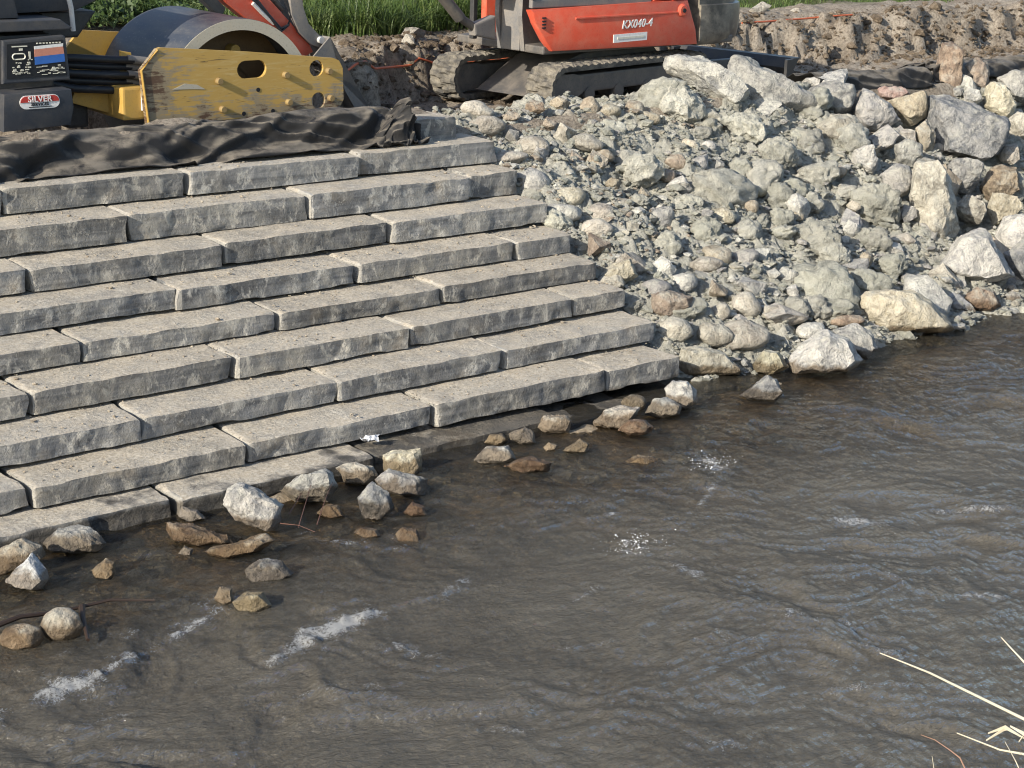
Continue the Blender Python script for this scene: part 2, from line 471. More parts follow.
SLABM = slab_mat()
SOILM = soil_mat('soil', (.10, .075, .052), (.20, .155, .11), (.31, .25, .185))
CLAYM = ROCKM['clay']
BOULDERS = [
((12.738,3.569,1.649),0.63,'a','white',[(-0.442,0.258),(-0.084,0.31),(0.084,0.195),(0.316,0.026),(0.253,-0.037),(0.421,-0.089),(0.442,-0.142),(0.326,-0.289),(0.242,-0.31),(-0.053,-0.058),(-0.253,0.016),(-0.432,0.142)],'long pale slab boulder tilted down to the right below the excavator tail'),
((13.571,3.35,1.55),0.678,'a','white',[(-0.51,0.236),(-0.424,0.311),(-0.252,0.301),(-0.059,0.226),(0.081,0.14),(0.51,-0.14),(0.499,-0.183),(0.285,-0.258),(0.048,-0.311),(-0.199,-0.236),(-0.328,-0.215),(-0.435,-0.086)],'large flat-topped pale grey boulder beside the tilted slab, under the excavator blade'),
((12.035,3.241,1.489),0.409,'c','clay',[(-0.284,0.132),(-0.142,0.203),(0.091,0.203),(0.284,-0.041),(0.183,-0.183),(0.02,-0.203),(-0.162,-0.102)],'clay-caked block tucked under the tilted slab boulder'),
((12.528,2.822,1.293),0.348,'c','clay',[(-0.249,0.097),(-0.056,0.168),(0.117,0.137),(0.249,-0.005),(0.239,-0.127),(0.117,-0.168),(-0.056,-0.086)],'round clay-crusted boulder just below the right end of the tilted slab'),
((12.605,2.374,1.084),0.311,'c','clay',[(-0.196,0.06),(-0.085,0.161),(0.085,0.171),(0.196,0.06),(0.186,-0.09),(0.085,-0.171),(-0.085,-0.141)],'lumpy clay-coated boulder below the flat-topped pale boulder'),
((14.246,3.158,1.449),0.376,'a','grey',[(-0.272,0.082),(-0.12,0.169),(0.022,0.18),(0.076,0.082),(0.229,0.136),(0.272,0.016),(0.218,-0.136),(0.044,-0.18),(-0.12,-0.114)],'grey boulder in shade left of the rock under the black sheet'),
((13.811,2.615,1.198),0.375,'a','cream',[(-0.264,0.047),(-0.116,0.185),(0.137,0.164),(0.253,0.026),(0.264,-0.079),(0.232,-0.153),(0.106,-0.185),(-0.053,-0.121),(-0.232,-0.058)],'cream boulder with a diagonal shadow across its upper left'),
((14.683,2.889,1.326),0.41,'a','grey',[(-0.247,-0.027),(-0.148,0.236),(-0.005,0.192),(0.137,0.082),(0.247,-0.115),(0.104,-0.203),(-0.082,-0.236),(-0.192,-0.203)],'brown-grey boulder leaning on the tan wedge, lower half in shade'),
((15.147,2.868,1.315),0.372,'a','tan',[(-0.239,0.067),(0.128,0.178),(0.194,0.2),(0.239,0.122),(0.206,-0.089),(0.083,-0.189),(-0.017,-0.2),(-0.139,-0.078)],'smooth tan wedge-shaped boulder below the black sheet'),
((15.239,3.148,1.439),0.223,'a','pink',[(-0.219,0.034),(-0.129,0.079),(0.152,0.079),(0.219,-0.011),(0.118,-0.079),(-0.084,-0.079),(-0.185,-0.034)],'small pink rock poking out under the black sheet'),
((16.561,3.453,1.588),0.443,'a','brown',[(-0.065,0.337),(0.065,0.349),(0.148,0.278),(0.195,-0.148),(0.148,-0.325),(-0.006,-0.349),(-0.148,-0.301),(-0.195,-0.112),(-0.1,0.124)],'tall upright brown boulder standing on the crest of the bank'),
((16.946,3.321,1.523),0.34,'a','tan',[(-0.173,0.113),(0.006,0.232),(0.137,0.184),(0.173,0.03),(0.113,-0.173),(-0.03,-0.232),(-0.149,-0.149)],'squat tan-brown boulder right of the tall upright brown one'),
((16.463,2.976,1.358),0.187,'a','white',[(-0.11,0.041),(-0.017,0.11),(0.087,0.064),(0.11,-0.052),(0.006,-0.11),(-0.099,-0.064)],'small speckled white rock between the brown boulders and the dark giant'),
((15.64,2.396,1.109),0.707,'a','dark',[(-0.439,0.384),(-0.25,0.384),(0.095,0.295),(0.406,0.117),(0.45,0.05),(0.406,-0.172),(0.328,-0.317),(0.095,-0.384),(-0.006,-0.35),(-0.15,-0.284),(-0.373,-0.25),(-0.45,0.061)],'largest dark blue-grey boulder at the right with a pale cracked lower face'),
((16.797,2.835,1.299),0.345,'a','yellow',[(-0.181,0.076),(-0.111,0.228),(0.018,0.204),(0.053,0.076),(0.181,-0.064),(0.146,-0.158),(0.053,-0.228),(-0.181,-0.064)],'yellowish boulder on the upper right edge of the dark giant'),
((17.434,3.048,1.399),0.404,'a','white',[(-0.269,0.102),(-0.09,0.21),(0.21,0.198),(0.269,-0.078),(0.15,-0.21),(-0.066,-0.162),(-0.186,-0.018)],'white boulder at the top right corner of the rock bank'),
((16.58,2.339,1.068),0.32,'a','cream',[(-0.2,0.086),(-0.063,0.177),(0.166,0.154),(0.2,-0.12),(0.017,-0.177),(-0.12,-0.074)],'pale cream boulder cut by the right edge of the picture, level with the dark giant'),
((15.861,1.965,0.89),0.192,'a','cream',[(-0.105,0.033),(-0.028,0.11),(0.083,0.121),(0.105,-0.055),(0.028,-0.121),(-0.094,-0.077)],'small blocky pale rock right of the foot of the dark giant'),
((14.92,2.379,1.084),0.264,'a','yellow',[(-0.114,0.092),(0.016,0.212),(0.071,0.125),(0.114,0.027),(0.092,-0.125),(0.016,-0.212),(-0.071,-0.038)],'pointed yellow-white rock wedged at the left end of the dark giant'),
((14.408,2.179,0.992),0.27,'a','white',[(-0.164,0.08),(-0.027,0.154),(0.133,0.08),(0.164,-0.069),(0.037,-0.154),(-0.101,-0.101)],'rounded white boulder left of the pointed yellow-white rock'),
((14.288,2.447,1.117),0.284,'a','grey',[(-0.186,-0.011),(0.059,0.149),(0.186,0.032),(0.112,-0.107),(-0.123,-0.149)],'grey rock in shade under the tan wedge boulder'),
((13.679,2.141,0.974),0.254,'a','white',[(-0.139,0.088),(-0.046,0.129),(0.098,0.16),(0.139,-0.036),(0.077,-0.16),(-0.046,-0.139),(-0.129,-0.088)],'white angular rock with a dark shaded right side, left of the round brown-grey boulder'),
((13.81,1.795,0.816),0.309,'r','grey',[(-0.179,0.072),(-0.026,0.185),(0.108,0.144),(0.179,0.01),(0.087,-0.154),(-0.046,-0.185),(-0.169,-0.072)],'round brown-grey boulder above and left of the tall leaning boulder'),
((13.824,1.339,0.616),0.613,'a','cream',[(-0.197,0.404),(-0.086,0.485),(0.076,0.435),(0.157,0.283),(0.197,0.01),(0.268,-0.222),(0.106,-0.465),(0.025,-0.485),(-0.207,-0.222),(-0.268,-0.02),(-0.197,0.182)],'tall boulder leaning left with a bright face and dark right flank'),
((14.772,1.715,0.779),0.314,'a','grey',[(-0.195,0.1),(-0.026,0.174),(0.1,0.121),(0.195,0.069),(0.153,-0.09),(0.026,-0.174),(-0.143,-0.132)],'flat grey boulder below the dark giant, half in shade'),
((15.177,1.561,0.709),0.348,'a','brown',[(-0.218,-0.043),(-0.101,0.138),(0.027,0.192),(0.186,0.17),(0.218,-0.075),(0.08,-0.149),(-0.133,-0.192)],'brown boulder with one bright yellow facet near the right edge'),
((14.304,1.256,0.565),0.274,'a','cream',[(-0.164,0.015),(-0.031,0.159),(0.123,0.067),(0.164,-0.056),(0.092,-0.159),(-0.082,-0.097)],'rough cream boulder right of the tall leaning boulder'),
((14.765,1.173,0.527),0.3,'a','yellow',[(-0.176,0.031),(-0.124,0.176),(0.083,0.124),(0.176,-0.021),(0.041,-0.145),(-0.124,-0.176)],'bright yellow cracked boulder near the right edge'),
((13.602,0.611,0.276),0.539,'a','white',[(-0.361,-0.083),(-0.244,0.054),(-0.146,0.22),(0.068,0.278),(0.156,0.22),(0.244,0.034),(0.361,-0.19),(0.127,-0.278),(-0.088,-0.229),(-0.322,-0.181)],'big white veined boulder above the waterline at the right'),
((14.199,0.475,0.206),0.358,'a','dark',[(-0.203,0.06),(0.025,0.218),(0.203,0.149),(0.203,-0.159),(-0.015,-0.218),(-0.134,-0.139)],'dark shaded boulder cut by the right edge above the waterline'),
((14.502,0.794,0.354),0.371,'a','white',[(-0.223,-0.01),(-0.122,0.183),(0.051,0.213),(0.223,0.142),(0.193,-0.101),(-0.051,-0.213),(-0.152,-0.152)],'pale boulder behind the big white veined one at the right edge'),
((13.156,1.52,0.69),0.362,'c','clay',[(-0.228,0.089),(-0.089,0.199),(0.099,0.159),(0.228,-0.04),(0.209,-0.179),(-0.03,-0.199),(-0.189,-0.079)],'broad clay-smeared boulder at the foot of the round brown-grey one'),
((11.981,1.218,0.55),0.341,'c','clay',[(-0.245,0.042),(-0.094,0.165),(0.113,0.136),(0.245,0.005),(0.207,-0.146),(-0.038,-0.165),(-0.207,-0.108)],'broad mound-like clay boulder in the middle of the rubble slope'),
((11.949,0.94,0.416),0.223,'c','clay',[(-0.149,0.042),(-0.028,0.116),(0.139,0.06),(0.149,-0.051),(0.065,-0.116),(-0.084,-0.088)],'brown-grey clay ball set into the slope below the broad clay mound'),
((10.771,2.387,1.09),0.309,'c','clay',[(-0.207,0.047),(-0.075,0.16),(0.113,0.141),(0.207,0.009),(0.15,-0.122),(-0.038,-0.16),(-0.169,-0.085)],'pale grey clay-crusted boulder halfway between the steps and the tilted slab'),
((9.671,0.717,0.315),0.257,'a','tan',[(-0.181,0.093),(-0.029,0.126),(0.181,0.067),(0.181,-0.025),(-0.029,-0.126),(-0.164,-0.067)],'blocky boulder with tan end and grey shaded side, right of the lower steps'),
((9.472,1.188,0.531),0.223,'a','yellow',[(-0.162,-0.055),(-0.043,0.081),(0.102,0.106),(0.162,-0.038),(0.06,-0.106),(-0.094,-0.089)],'bright yellow angular rock resting against the end of the steps'),
((11.982,0.11,0.074),0.461,'a','yellow',[(-0.442,0.107),(-0.37,0.187),(-0.201,0.214),(0.085,0.178),(0.236,0.08),(0.442,-0.169),(0.361,-0.214),(0.112,-0.187),(-0.245,-0.178),(-0.388,-0.062)],'long flat pale yellow boulder on the waterline at the right'),
((13.15,0.89,-0.023),0.207,'a','tan',[(-0.17,0.034),(-0.044,0.112),(0.102,0.083),(0.17,-0.015),(0.054,-0.112),(-0.131,-0.083)],'tan boulder behind the long flat yellow one'),
((13.594,0.716,-0.018),0.222,'a','tan',[(-0.186,0.01),(-0.029,0.118),(0.186,0.098),(0.137,-0.039),(-0.01,-0.118),(-0.147,-0.078)],'tan wedge rock under the big white veined boulder'),
((13.22,0.202,-0.008),0.23,'a','brown',[(-0.184,0.005),(-0.043,0.128),(0.118,0.071),(0.184,-0.061),(0.09,-0.128),(-0.09,-0.109)],'pyramid-shaped brown rock on the waterline near the right edge'),
((12.875,0.24,-0.019),0.222,'a','dark',[(-0.187,0.033),(-0.009,0.117),(0.15,-0.014),(0.187,-0.098),(-0.009,-0.117),(-0.15,-0.07)],'dark wet rock just right of the long flat yellow boulder'),
((14.074,0.556,-0.026),0.212,'a','grey',[(-0.183,-0.059),(-0.015,0.05),(0.134,0.109),(0.183,0.02),(0.035,-0.069),(-0.084,-0.109)],'grey rock above the waterline right of the pyramid-shaped one'),
((13.667,0.189,-0.052),0.155,'a','grey',[(-0.13,-0.005),(0.005,0.082),(0.101,0.024),(0.13,-0.063),(-0.063,-0.082)],'small wet grey rock in the water at the right edge'),
((10.431,-0.334,0.05),0.375,'a','white',[(-0.332,-0.098),(-0.176,0.057),(0.029,0.189),(0.193,0.098),(0.332,-0.074),(0.193,-0.164),(-0.094,-0.189),(-0.283,-0.18)],'rugged white boulder with dark pits standing in the water'),
((10.945,-0.202,0.023),0.26,'a','white',[(-0.186,0.093),(0.0,0.161),(0.144,0.093),(0.186,-0.051),(0.11,-0.161),(-0.042,-0.051)],'smaller white rock leaning behind the rugged pitted boulder'),
((9.563,0.129,-0.014),0.275,'a','cream',[(-0.276,-0.049),(-0.228,0.106),(-0.081,0.122),(0.122,0.073),(0.276,-0.081),(0.244,-0.122),(-0.26,-0.114)],'low pale wedge rock in the water at the end of the lowest step'),
((10.007,-0.121,-0.025),0.191,'a','yellow',[(-0.147,-0.02),(-0.041,0.111),(0.082,0.086),(0.147,-0.045),(0.041,-0.111),(-0.115,-0.102)],'small yellowish rock between the low wedge and the rugged pitted boulder')]
COBBLES = [
(9.576,3.233,1.48,0.325,0.186,'r','cream'),(9.64,3.462,1.584,0.272,0.169,'r','cream'),(9.852,2.893,1.322,0.315,0.185,'r','cream'),
(9.472,2.756,1.258,0.3,0.118,'r','cream'),(9.492,2.417,1.101,0.305,0.26,'r','white'),(9.751,2.695,1.225,0.137,0.137,'a','tan'),
(10.323,2.968,1.354,0.227,0.255,'a','cream'),(10.482,2.86,1.306,0.284,0.152,'r','cream'),(10.966,3.378,1.542,0.167,0.187,'r','tan'),
(11.134,3.291,1.503,0.217,0.128,'r','tan'),(11.481,3.271,1.493,0.189,0.169,'r','tan'),(10.656,3.467,1.584,0.205,0.136,'a','tan'),
(10.285,3.416,1.562,0.25,0.163,'a','brown'),(11.564,3.136,1.431,0.209,0.119,'r','tan'),(10.559,2.662,1.21,0.16,0.104,'r','tan'),
(10.348,2.558,1.164,0.233,0.224,'a','tan'),(10.181,2.643,1.202,0.167,0.149,'a','tan'),(11.66,2.643,1.202,0.186,0.167,'r','yellow'),
(11.907,2.63,1.194,0.128,0.128,'r','white'),(11.54,2.411,1.096,0.223,0.194,'a','grey'),(11.311,2.451,1.114,0.202,0.144,'r','tan'),
(11.029,2.283,1.035,0.161,0.132,'r','tan'),(12.295,3.052,1.393,0.224,0.163,'r','cream'),(11.185,1.658,0.748,0.241,0.149,'r','yellow'),
(10.655,1.186,0.53,0.277,0.17,'r','yellow'),(10.923,1.104,0.492,0.252,0.162,'r','grey'),(11.123,1.124,0.501,0.236,0.181,'a','white'),
(10.78,1.487,0.669,0.236,0.227,'c','clay'),(10.418,1.098,0.49,0.282,0.141,'r','cream'),(11.042,2.118,0.961,0.244,0.179,'a','white'),
(11.002,2.289,1.036,0.113,0.113,'a','tan'),(11.556,1.916,0.865,0.181,0.133,'a','cream'),(11.848,1.924,0.87,0.202,0.087,'r','yellow'),
(11.626,1.725,0.776,0.142,0.114,'r','tan'),(12.494,1.252,0.558,0.192,0.173,'a','white'),(12.84,1.526,0.684,0.167,0.108,'a','yellow'),
(12.263,0.838,0.365,0.14,0.15,'a','tan'),(12.027,1.519,0.68,0.133,0.086,'r','tan'),(13.189,2.064,0.934,0.182,0.111,'r','tan'),
(10.628,0.761,0.336,0.351,0.193,'a','grey'),(11.492,0.46,0.195,0.305,0.269,'a','grey'),(11.271,0.186,0.068,0.29,0.105,'r','brown'),
(10.601,0.426,0.176,0.181,0.147,'r','cream'),(10.09,0.551,0.232,0.145,0.17,'r','cream'),(11.964,0.539,0.232,0.321,0.229,'c','clay'),
(12.865,2.037,0.927,0.36,0.19,'c','clay'),(10.041,0.244,0.097,0.369,0.243,'r','cream'),(9.8,0.311,0.126,0.283,0.208,'r','cream'),
(10.408,0.567,0.242,0.216,0.216,'r','cream'),(10.809,0.168,0.058,0.241,0.138,'r','white'),(9.446,0.448,0.189,0.28,0.206,'r','cream'),
(10.021,0.943,0.416,0.207,0.181,'r','white'),(10.222,0.785,0.344,0.242,0.164,'a','tan'),(9.941,1.148,0.512,0.234,0.173,'a','white'),
(9.662,0.906,0.4,0.254,0.212,'r','grey'),(9.499,1.97,0.894,0.291,0.176,'r','white'),(9.697,2.158,0.981,0.277,0.17,'r','yellow'),
(9.854,1.914,0.867,0.267,0.16,'r','cream'),(9.649,1.717,0.777,0.289,0.184,'r','cream'),(10.198,1.99,0.901,0.208,0.091,'r','cream'),
(10.102,1.815,0.818,0.161,0.152,'a','tan'),(10.49,1.737,0.783,0.19,0.19,'r','grey'),(9.835,1.463,0.657,0.227,0.14,'a','yellow'),
(9.882,1.641,0.738,0.176,0.132,'r','grey'),(9.491,1.507,0.679,0.276,0.207,'a','tan'),(9.656,1.262,0.568,0.336,0.224,'a','cream'),
(11.996,0.259,0.097,0.136,0.091,'a','grey'),(13.417,1.309,0.584,0.159,0.209,'a','grey'),(10.278,3.173,1.447,0.152,0.133,'a','tan'),
(9.776,3.078,1.402,0.139,0.13,'a','grey'),(9.883,2.796,1.273,0.185,0.231,'a','grey'),(9.933,3.322,1.517,0.189,0.113,'a','tan'),
(10.645,3.289,1.502,0.194,0.136,'a','cream'),(10.938,3.013,1.374,0.213,0.155,'c','clay'),(10.328,2.264,1.026,0.166,0.11,'a','tan'),
(10.522,2.074,0.938,0.147,0.129,'a','tan'),(10.421,2.001,0.904,0.164,0.091,'c','clay'),(10.959,1.887,0.852,0.186,0.13,'c','clay'),
(10.232,1.394,0.625,0.221,0.177,'c','clay'),(11.144,0.808,0.355,0.269,0.152,'a','white'),(11.045,0.616,0.262,0.133,0.133,'a','white'),
(11.094,0.381,0.158,0.264,0.158,'c','clay'),(11.257,1.414,0.635,0.231,0.184,'c','clay'),(11.805,1.53,0.687,0.189,0.151,'c','clay'),
(12.266,1.883,0.852,0.244,0.195,'c','clay'),(12.362,1.653,0.745,0.213,0.155,'c','clay'),(12.667,1.041,0.462,0.23,0.172,'c','clay'),
(12.506,0.71,0.309,0.235,0.179,'c','clay'),(11.985,2.255,1.024,0.215,0.176,'c','clay'),(11.97,2.823,1.287,0.219,0.12,'c','clay'),
(12.956,1.734,0.782,0.199,0.139,'c','clay'),(9.715,0.657,0.288,0.337,0.151,'c','clay')]
RIVER = [
((3.419,-0.524,-0.032),0.194,'tan',[(-0.143,0.029),(0.017,0.103),(0.114,0.051),(0.143,-0.006),(0.017,-0.046),(-0.097,-0.103),(-0.143,-0.103)],'tan rock at the left edge of the picture by the base slab'),
((3.358,-0.781,-0.026),0.185,'blue',[(-0.123,-0.047),(-0.073,0.014),(0.028,0.109),(0.112,0.008),(0.123,-0.036),(0.067,-0.109),(-0.056,-0.081)],'pointed blue-white rock in the water at the left edge'),
((3.801,-0.436,-0.046),0.205,'white',[(-0.185,-0.024),(-0.109,0.065),(0.009,0.088),(0.097,0.065),(0.185,-0.024),(0.127,-0.071),(0.009,-0.088),(-0.138,-0.077)],'smooth white cracked rock against the leftmost base slab'),
((3.77,-0.885,-0.07),0.109,'orange',[(-0.074,-0.006),(0.011,0.063),(0.063,0.046),(0.074,-0.023),(0.034,-0.063),(-0.046,-0.051)],'small orange-brown pointed stone in the shallows at the left'),
((3.245,-1.502,-0.04),0.17,'yellow',[(0.12,-0.0),(0.097,0.058),(0.037,0.094),(-0.037,0.094),(-0.097,0.058),(-0.12,-0.0),(-0.097,-0.058),(-0.037,-0.094),(0.037,-0.094),(0.097,-0.058)],'round yellowish cobble behind the drifting branch'),
((3.04,-1.464,-0.064),0.148,'orange',[(0.124,-0.0),(0.101,0.043),(0.038,0.069),(-0.038,0.069),(-0.101,0.043),(-0.124,-0.0),(-0.101,-0.043),(-0.038,-0.069),(0.038,-0.069),(0.101,-0.043)],'low brown cobble left of the round yellowish one'),
((4.833,-0.722,0.013),0.263,'white',[(-0.18,0.027),(-0.156,0.125),(-0.07,0.15),(0.027,0.119),(0.18,0.021),(0.15,-0.131),(0.101,-0.15),(-0.107,-0.07)],'big white boulder in the shallows below the second base slab'),
((4.589,-0.387,-0.083),0.105,'blue',[(-0.087,-0.012),(-0.062,0.05),(0.031,0.031),(0.087,-0.025),(-0.006,-0.05)],'small pale rock at the gap between two base slabs'),
((4.452,-0.739,-0.061),0.195,'brown',[(-0.206,0.03),(-0.189,0.072),(-0.045,0.06),(0.165,-0.006),(0.206,-0.054),(0.015,-0.072),(-0.165,-0.042)],'flat wet brown rock just awash left of the big white boulder'),
((4.551,-1.04,-0.063),0.198,'brown',[(-0.218,-0.024),(-0.041,0.029),(0.165,0.071),(0.218,0.041),(0.124,-0.024),(-0.071,-0.071)],'long jagged brown rock ridge awash in the shallows'),
((4.302,-0.852,-0.096),0.065,'grey',[(-0.047,-0.018),(-0.006,0.035),(0.047,0.012),(0.03,-0.035)],'tiny grey stone left of the jagged brown ridge'),
((5.363,-0.481,-0.026),0.23,'white',[(-0.189,-0.032),(-0.035,0.083),(0.125,0.109),(0.17,0.083),(0.189,-0.006),(0.144,-0.109),(-0.074,-0.102)],'white boulder with a brown underside behind the red twigs'),
((5.327,-0.819,-0.082),0.112,'brown',[(-0.097,-0.019),(-0.022,0.05),(0.053,0.044),(0.097,-0.031),(0.003,-0.05)],'small brown rock beside the red twigs'),
((5.785,-0.42,-0.048),0.174,'cream',[(-0.138,0.04),(-0.007,0.086),(0.112,0.053),(0.138,-0.013),(0.079,-0.086),(-0.073,-0.073)],'pitted cream rock touching the edge of the base slab'),
((6.157,-0.414,-0.04),0.18,'yellow',[(-0.134,0.047),(-0.067,0.081),(0.121,0.094),(0.134,-0.027),(0.094,-0.094),(-0.121,-0.067)],'blocky yellow rock with an ochre stain near the white litter'),
((5.933,-0.728,-0.046),0.199,'grey',[(-0.176,0.023),(-0.085,0.088),(0.176,0.029),(0.156,-0.088),(-0.007,-0.081),(-0.15,-0.042)],'flat-topped grey rock in front of the blocky yellow one'),
((5.578,-0.962,-0.019),0.186,'dark',[(-0.116,0.022),(-0.022,0.116),(0.078,0.053),(0.116,-0.041),(0.041,-0.11),(-0.085,-0.116)],'dark rounded boulder left of the flat-topped grey rock'),
((5.787,-1.089,-0.082),0.101,'brown',[(-0.079,-0.019),(-0.016,0.051),(0.06,0.025),(0.079,-0.032),(-0.016,-0.051)],'small speckled stone in front of the flat-topped grey rock'),
((5.336,-1.225,-0.092),0.095,'orange',[(-0.088,0.003),(-0.04,0.04),(0.058,0.027),(0.088,-0.021),(-0.009,-0.04)],'small wet orange stone washed by the current'),
((7.047,-0.294,-0.089),0.096,'tan',[(-0.085,-0.021),(-0.043,0.036),(0.05,0.043),(0.085,-0.0),(0.014,-0.043)],'flat tan stone near the edge of the base slab, left of a white rock'),
((7.212,-0.381,-0.062),0.135,'white',[(-0.1,0.014),(0.021,0.071),(0.078,0.021),(0.1,-0.057),(0.007,-0.071),(-0.085,-0.036)],'bright white angular rock left of the tan block in the shallows'),
((6.811,-0.583,-0.068),0.154,'white',[(-0.141,-0.038),(-0.065,0.059),(0.093,0.065),(0.141,-0.024),(0.072,-0.065),(-0.1,-0.065)],'white and ochre rock nearest the open water in the middle group'),
((6.874,-0.859,-0.072),0.161,'brown',[(-0.166,-0.007),(-0.071,0.041),(0.037,0.061),(0.166,0.014),(0.146,-0.041),(-0.031,-0.061)],'low brown rock awash right of the white and ochre one'),
((7.574,-0.305,-0.068),0.146,'cream',[(-0.127,-0.022),(-0.084,0.065),(0.076,0.065),(0.127,0.029),(0.105,-0.065),(-0.069,-0.058)],'cream block with a brown lower half near the submerged slab'),
((7.299,-0.598,-0.1),0.066,'yellow',[(-0.053,-0.004),(-0.011,0.032),(0.053,0.011),(0.039,-0.025),(-0.032,-0.032)],'tiny yellow stone in the middle of the shallows'),
((7.418,-0.729,-0.08),0.113,'yellow',[(-0.095,-0.032),(-0.025,0.011),(0.032,0.053),(0.095,0.018),(0.081,-0.046),(-0.039,-0.053)],'small pointed yellow rock farthest from the steps in the middle group'),
((8.043,-0.458,-0.053),0.191,'cream',[(-0.177,-0.044),(-0.103,0.044),(0.022,0.081),(0.177,0.074),(0.155,-0.0),(0.059,-0.074),(-0.052,-0.081),(-0.155,-0.074)],'pair-like cream rock with a split top, leftmost of the right-hand cluster'),
((8.417,-0.237,-0.068),0.131,'cream',[(0.103,-0.0),(0.083,0.04),(0.032,0.065),(-0.032,0.065),(-0.083,0.04),(-0.103,-0.0),(-0.083,-0.04),(-0.032,-0.065),(0.032,-0.065),(0.083,-0.04)],'oval cream cobble behind the split cream rock'),
((8.044,-0.669,-0.074),0.14,'orange',[(-0.131,-0.022),(-0.058,0.058),(0.066,0.058),(0.131,-0.0),(0.087,-0.051),(-0.044,-0.058)],'brown speckled rock in front of the split cream rock'),
((8.482,-0.472,-0.051),0.174,'white',[(-0.143,-0.053),(-0.053,0.068),(0.038,0.083),(0.143,0.008),(0.135,-0.053),(-0.015,-0.083)],'white wedge rock left of the tall rounded white one'),
((8.744,-0.399,-0.021),0.189,'white',[(-0.122,0.053),(-0.069,0.114),(0.053,0.114),(0.122,0.038),(0.122,-0.061),(0.031,-0.114),(-0.099,-0.084)],'tall rounded white rock at the right end of the cluster'),
((9.405,-0.612,-0.023),0.222,'dark',[(-0.171,-0.058),(-0.054,0.035),(0.047,0.113),(0.124,0.074),(0.171,-0.043),(0.101,-0.113),(-0.093,-0.097)],'dark pointed rock awash off the pale wedge rock'),
((4.15,-1.59,-0.075),0.091,'yellow',[(-0.055,-0.008),(-0.017,0.058),(0.044,0.047),(0.055,-0.03),(-0.006,-0.058)],'small yellow stone with water breaking over it'),
((4.239,-1.747,-0.073),0.133,'yellow',[(-0.115,0.005),(-0.038,0.06),(0.06,0.06),(0.115,-0.016),(0.022,-0.06),(-0.082,-0.055)],'larger yellow stone just under the surface beside the small one'),
((4.525,-1.447,-0.062),0.163,'dark',[(-0.145,0.003),(-0.06,0.071),(0.066,0.06),(0.145,-0.014),(0.037,-0.071),(-0.106,-0.06)],'dark stone just breaking the surface beyond the jagged ridge'),
((5.528,-1.371,-0.116),0.129,'brown',[(-0.097,-0.012),(-0.024,0.067),(0.061,0.055),(0.097,-0.037),(-0.006,-0.067)],'brown stone under the surface right of the wet orange stone'),
((7.678,-1.157,-0.127),0.154,'brown',[(-0.167,-0.0),(-0.028,0.056),(0.125,0.035),(0.167,-0.021),(0.007,-0.056)],'brown stone under the surface off the right-hand cluster')]
JOINTS = [[3.439,4.702,6.198,7.805,9.292],[4.157,5.511,7.079,8.701,9.272],[3.201,4.555,6.113,7.646,9.266],[4.117,5.5,7.052,8.61,9.25],[3.303,4.595,6.119,7.583,9.223],[2.745,4.043,5.532,7.026,8.648,9.229],[3.317,4.64,6.141,7.626,9.204],[2.538,3.715,5.211,6.717,8.334,9.101]]
BASEJ = [2.501,4.554,6.067,7.745,9.092]
FOAM = [([(2.53,-2.18),(2.88,-2.06),(3.19,-2.02)],0.1,0.9),([(3.19,-2.02),(3.56,-1.87),(4.09,-1.67)],0.07,1.0),([(3.14,-1.72),(3.49,-1.68),(3.57,-1.68)],0.05,0.6),([(3.97,-2.4),(4.43,-2.25),(4.74,-2.21)],0.08,0.9),([(4.63,-2.61),(4.7,-2.79)],0.09,0.9),([(4.96,-1.39),(5.41,-1.48)],0.07,0.5),([(5.02,-0.97),(5.09,-1.2),(5.31,-1.41)],0.1,0.45),([(5.17,-2.22),(5.45,-2.08)],0.07,0.6),([(4.42,-3.44),(4.61,-3.66)],0.05,0.6),([(6.6,-2.22),(6.58,-2.34)],0.12,1.2),([(8.03,-1.41),(8.0,-1.56)],0.1,1.2),([(7.96,-2.54),(8.17,-2.86)],0.09,0.7),([(8.69,-2.92),(8.9,-3.17)],0.08,0.5),([(6.52,-3.17),(6.58,-3.31)],0.08,0.8),([(6.58,-3.57),(6.64,-3.7)],0.06,0.5),([(7.31,-3.59),(7.86,-4.02)],0.06,0.45),([(7.93,-1.7),(7.43,-1.98)],0.06,0.5),([(8.87,-0.98),(9.12,-0.94)],0.05,0.7),([(7.26,-2.07),(7.06,-2.04)],0.06,0.4),([(5.65,-2.7),(6.01,-2.62)],0.05,0.35),([(3.92,-2.78),(4.3,-2.92)],0.06,0.4),([(3.03,-2.41),(3.16,-2.41)],0.05,0.6),([(2.74,-2.39),(2.97,-2.43)],0.05,0.5),([(6.66,-4.07),(6.73,-4.22)],0.05,0.6),([(6.66,-1.77),(6.88,-1.82)],0.05,0.4),([(6.6,-2.5),(6.59,-2.85)],0.06,0.35),([(5.33,-3.09),(5.76,-3.24)],0.06,0.3),([(6.18,-4.22),(6.56,-4.49)],0.06,0.3),([(5.2,-4.22),(5.51,-4.38)],0.06,0.3)]
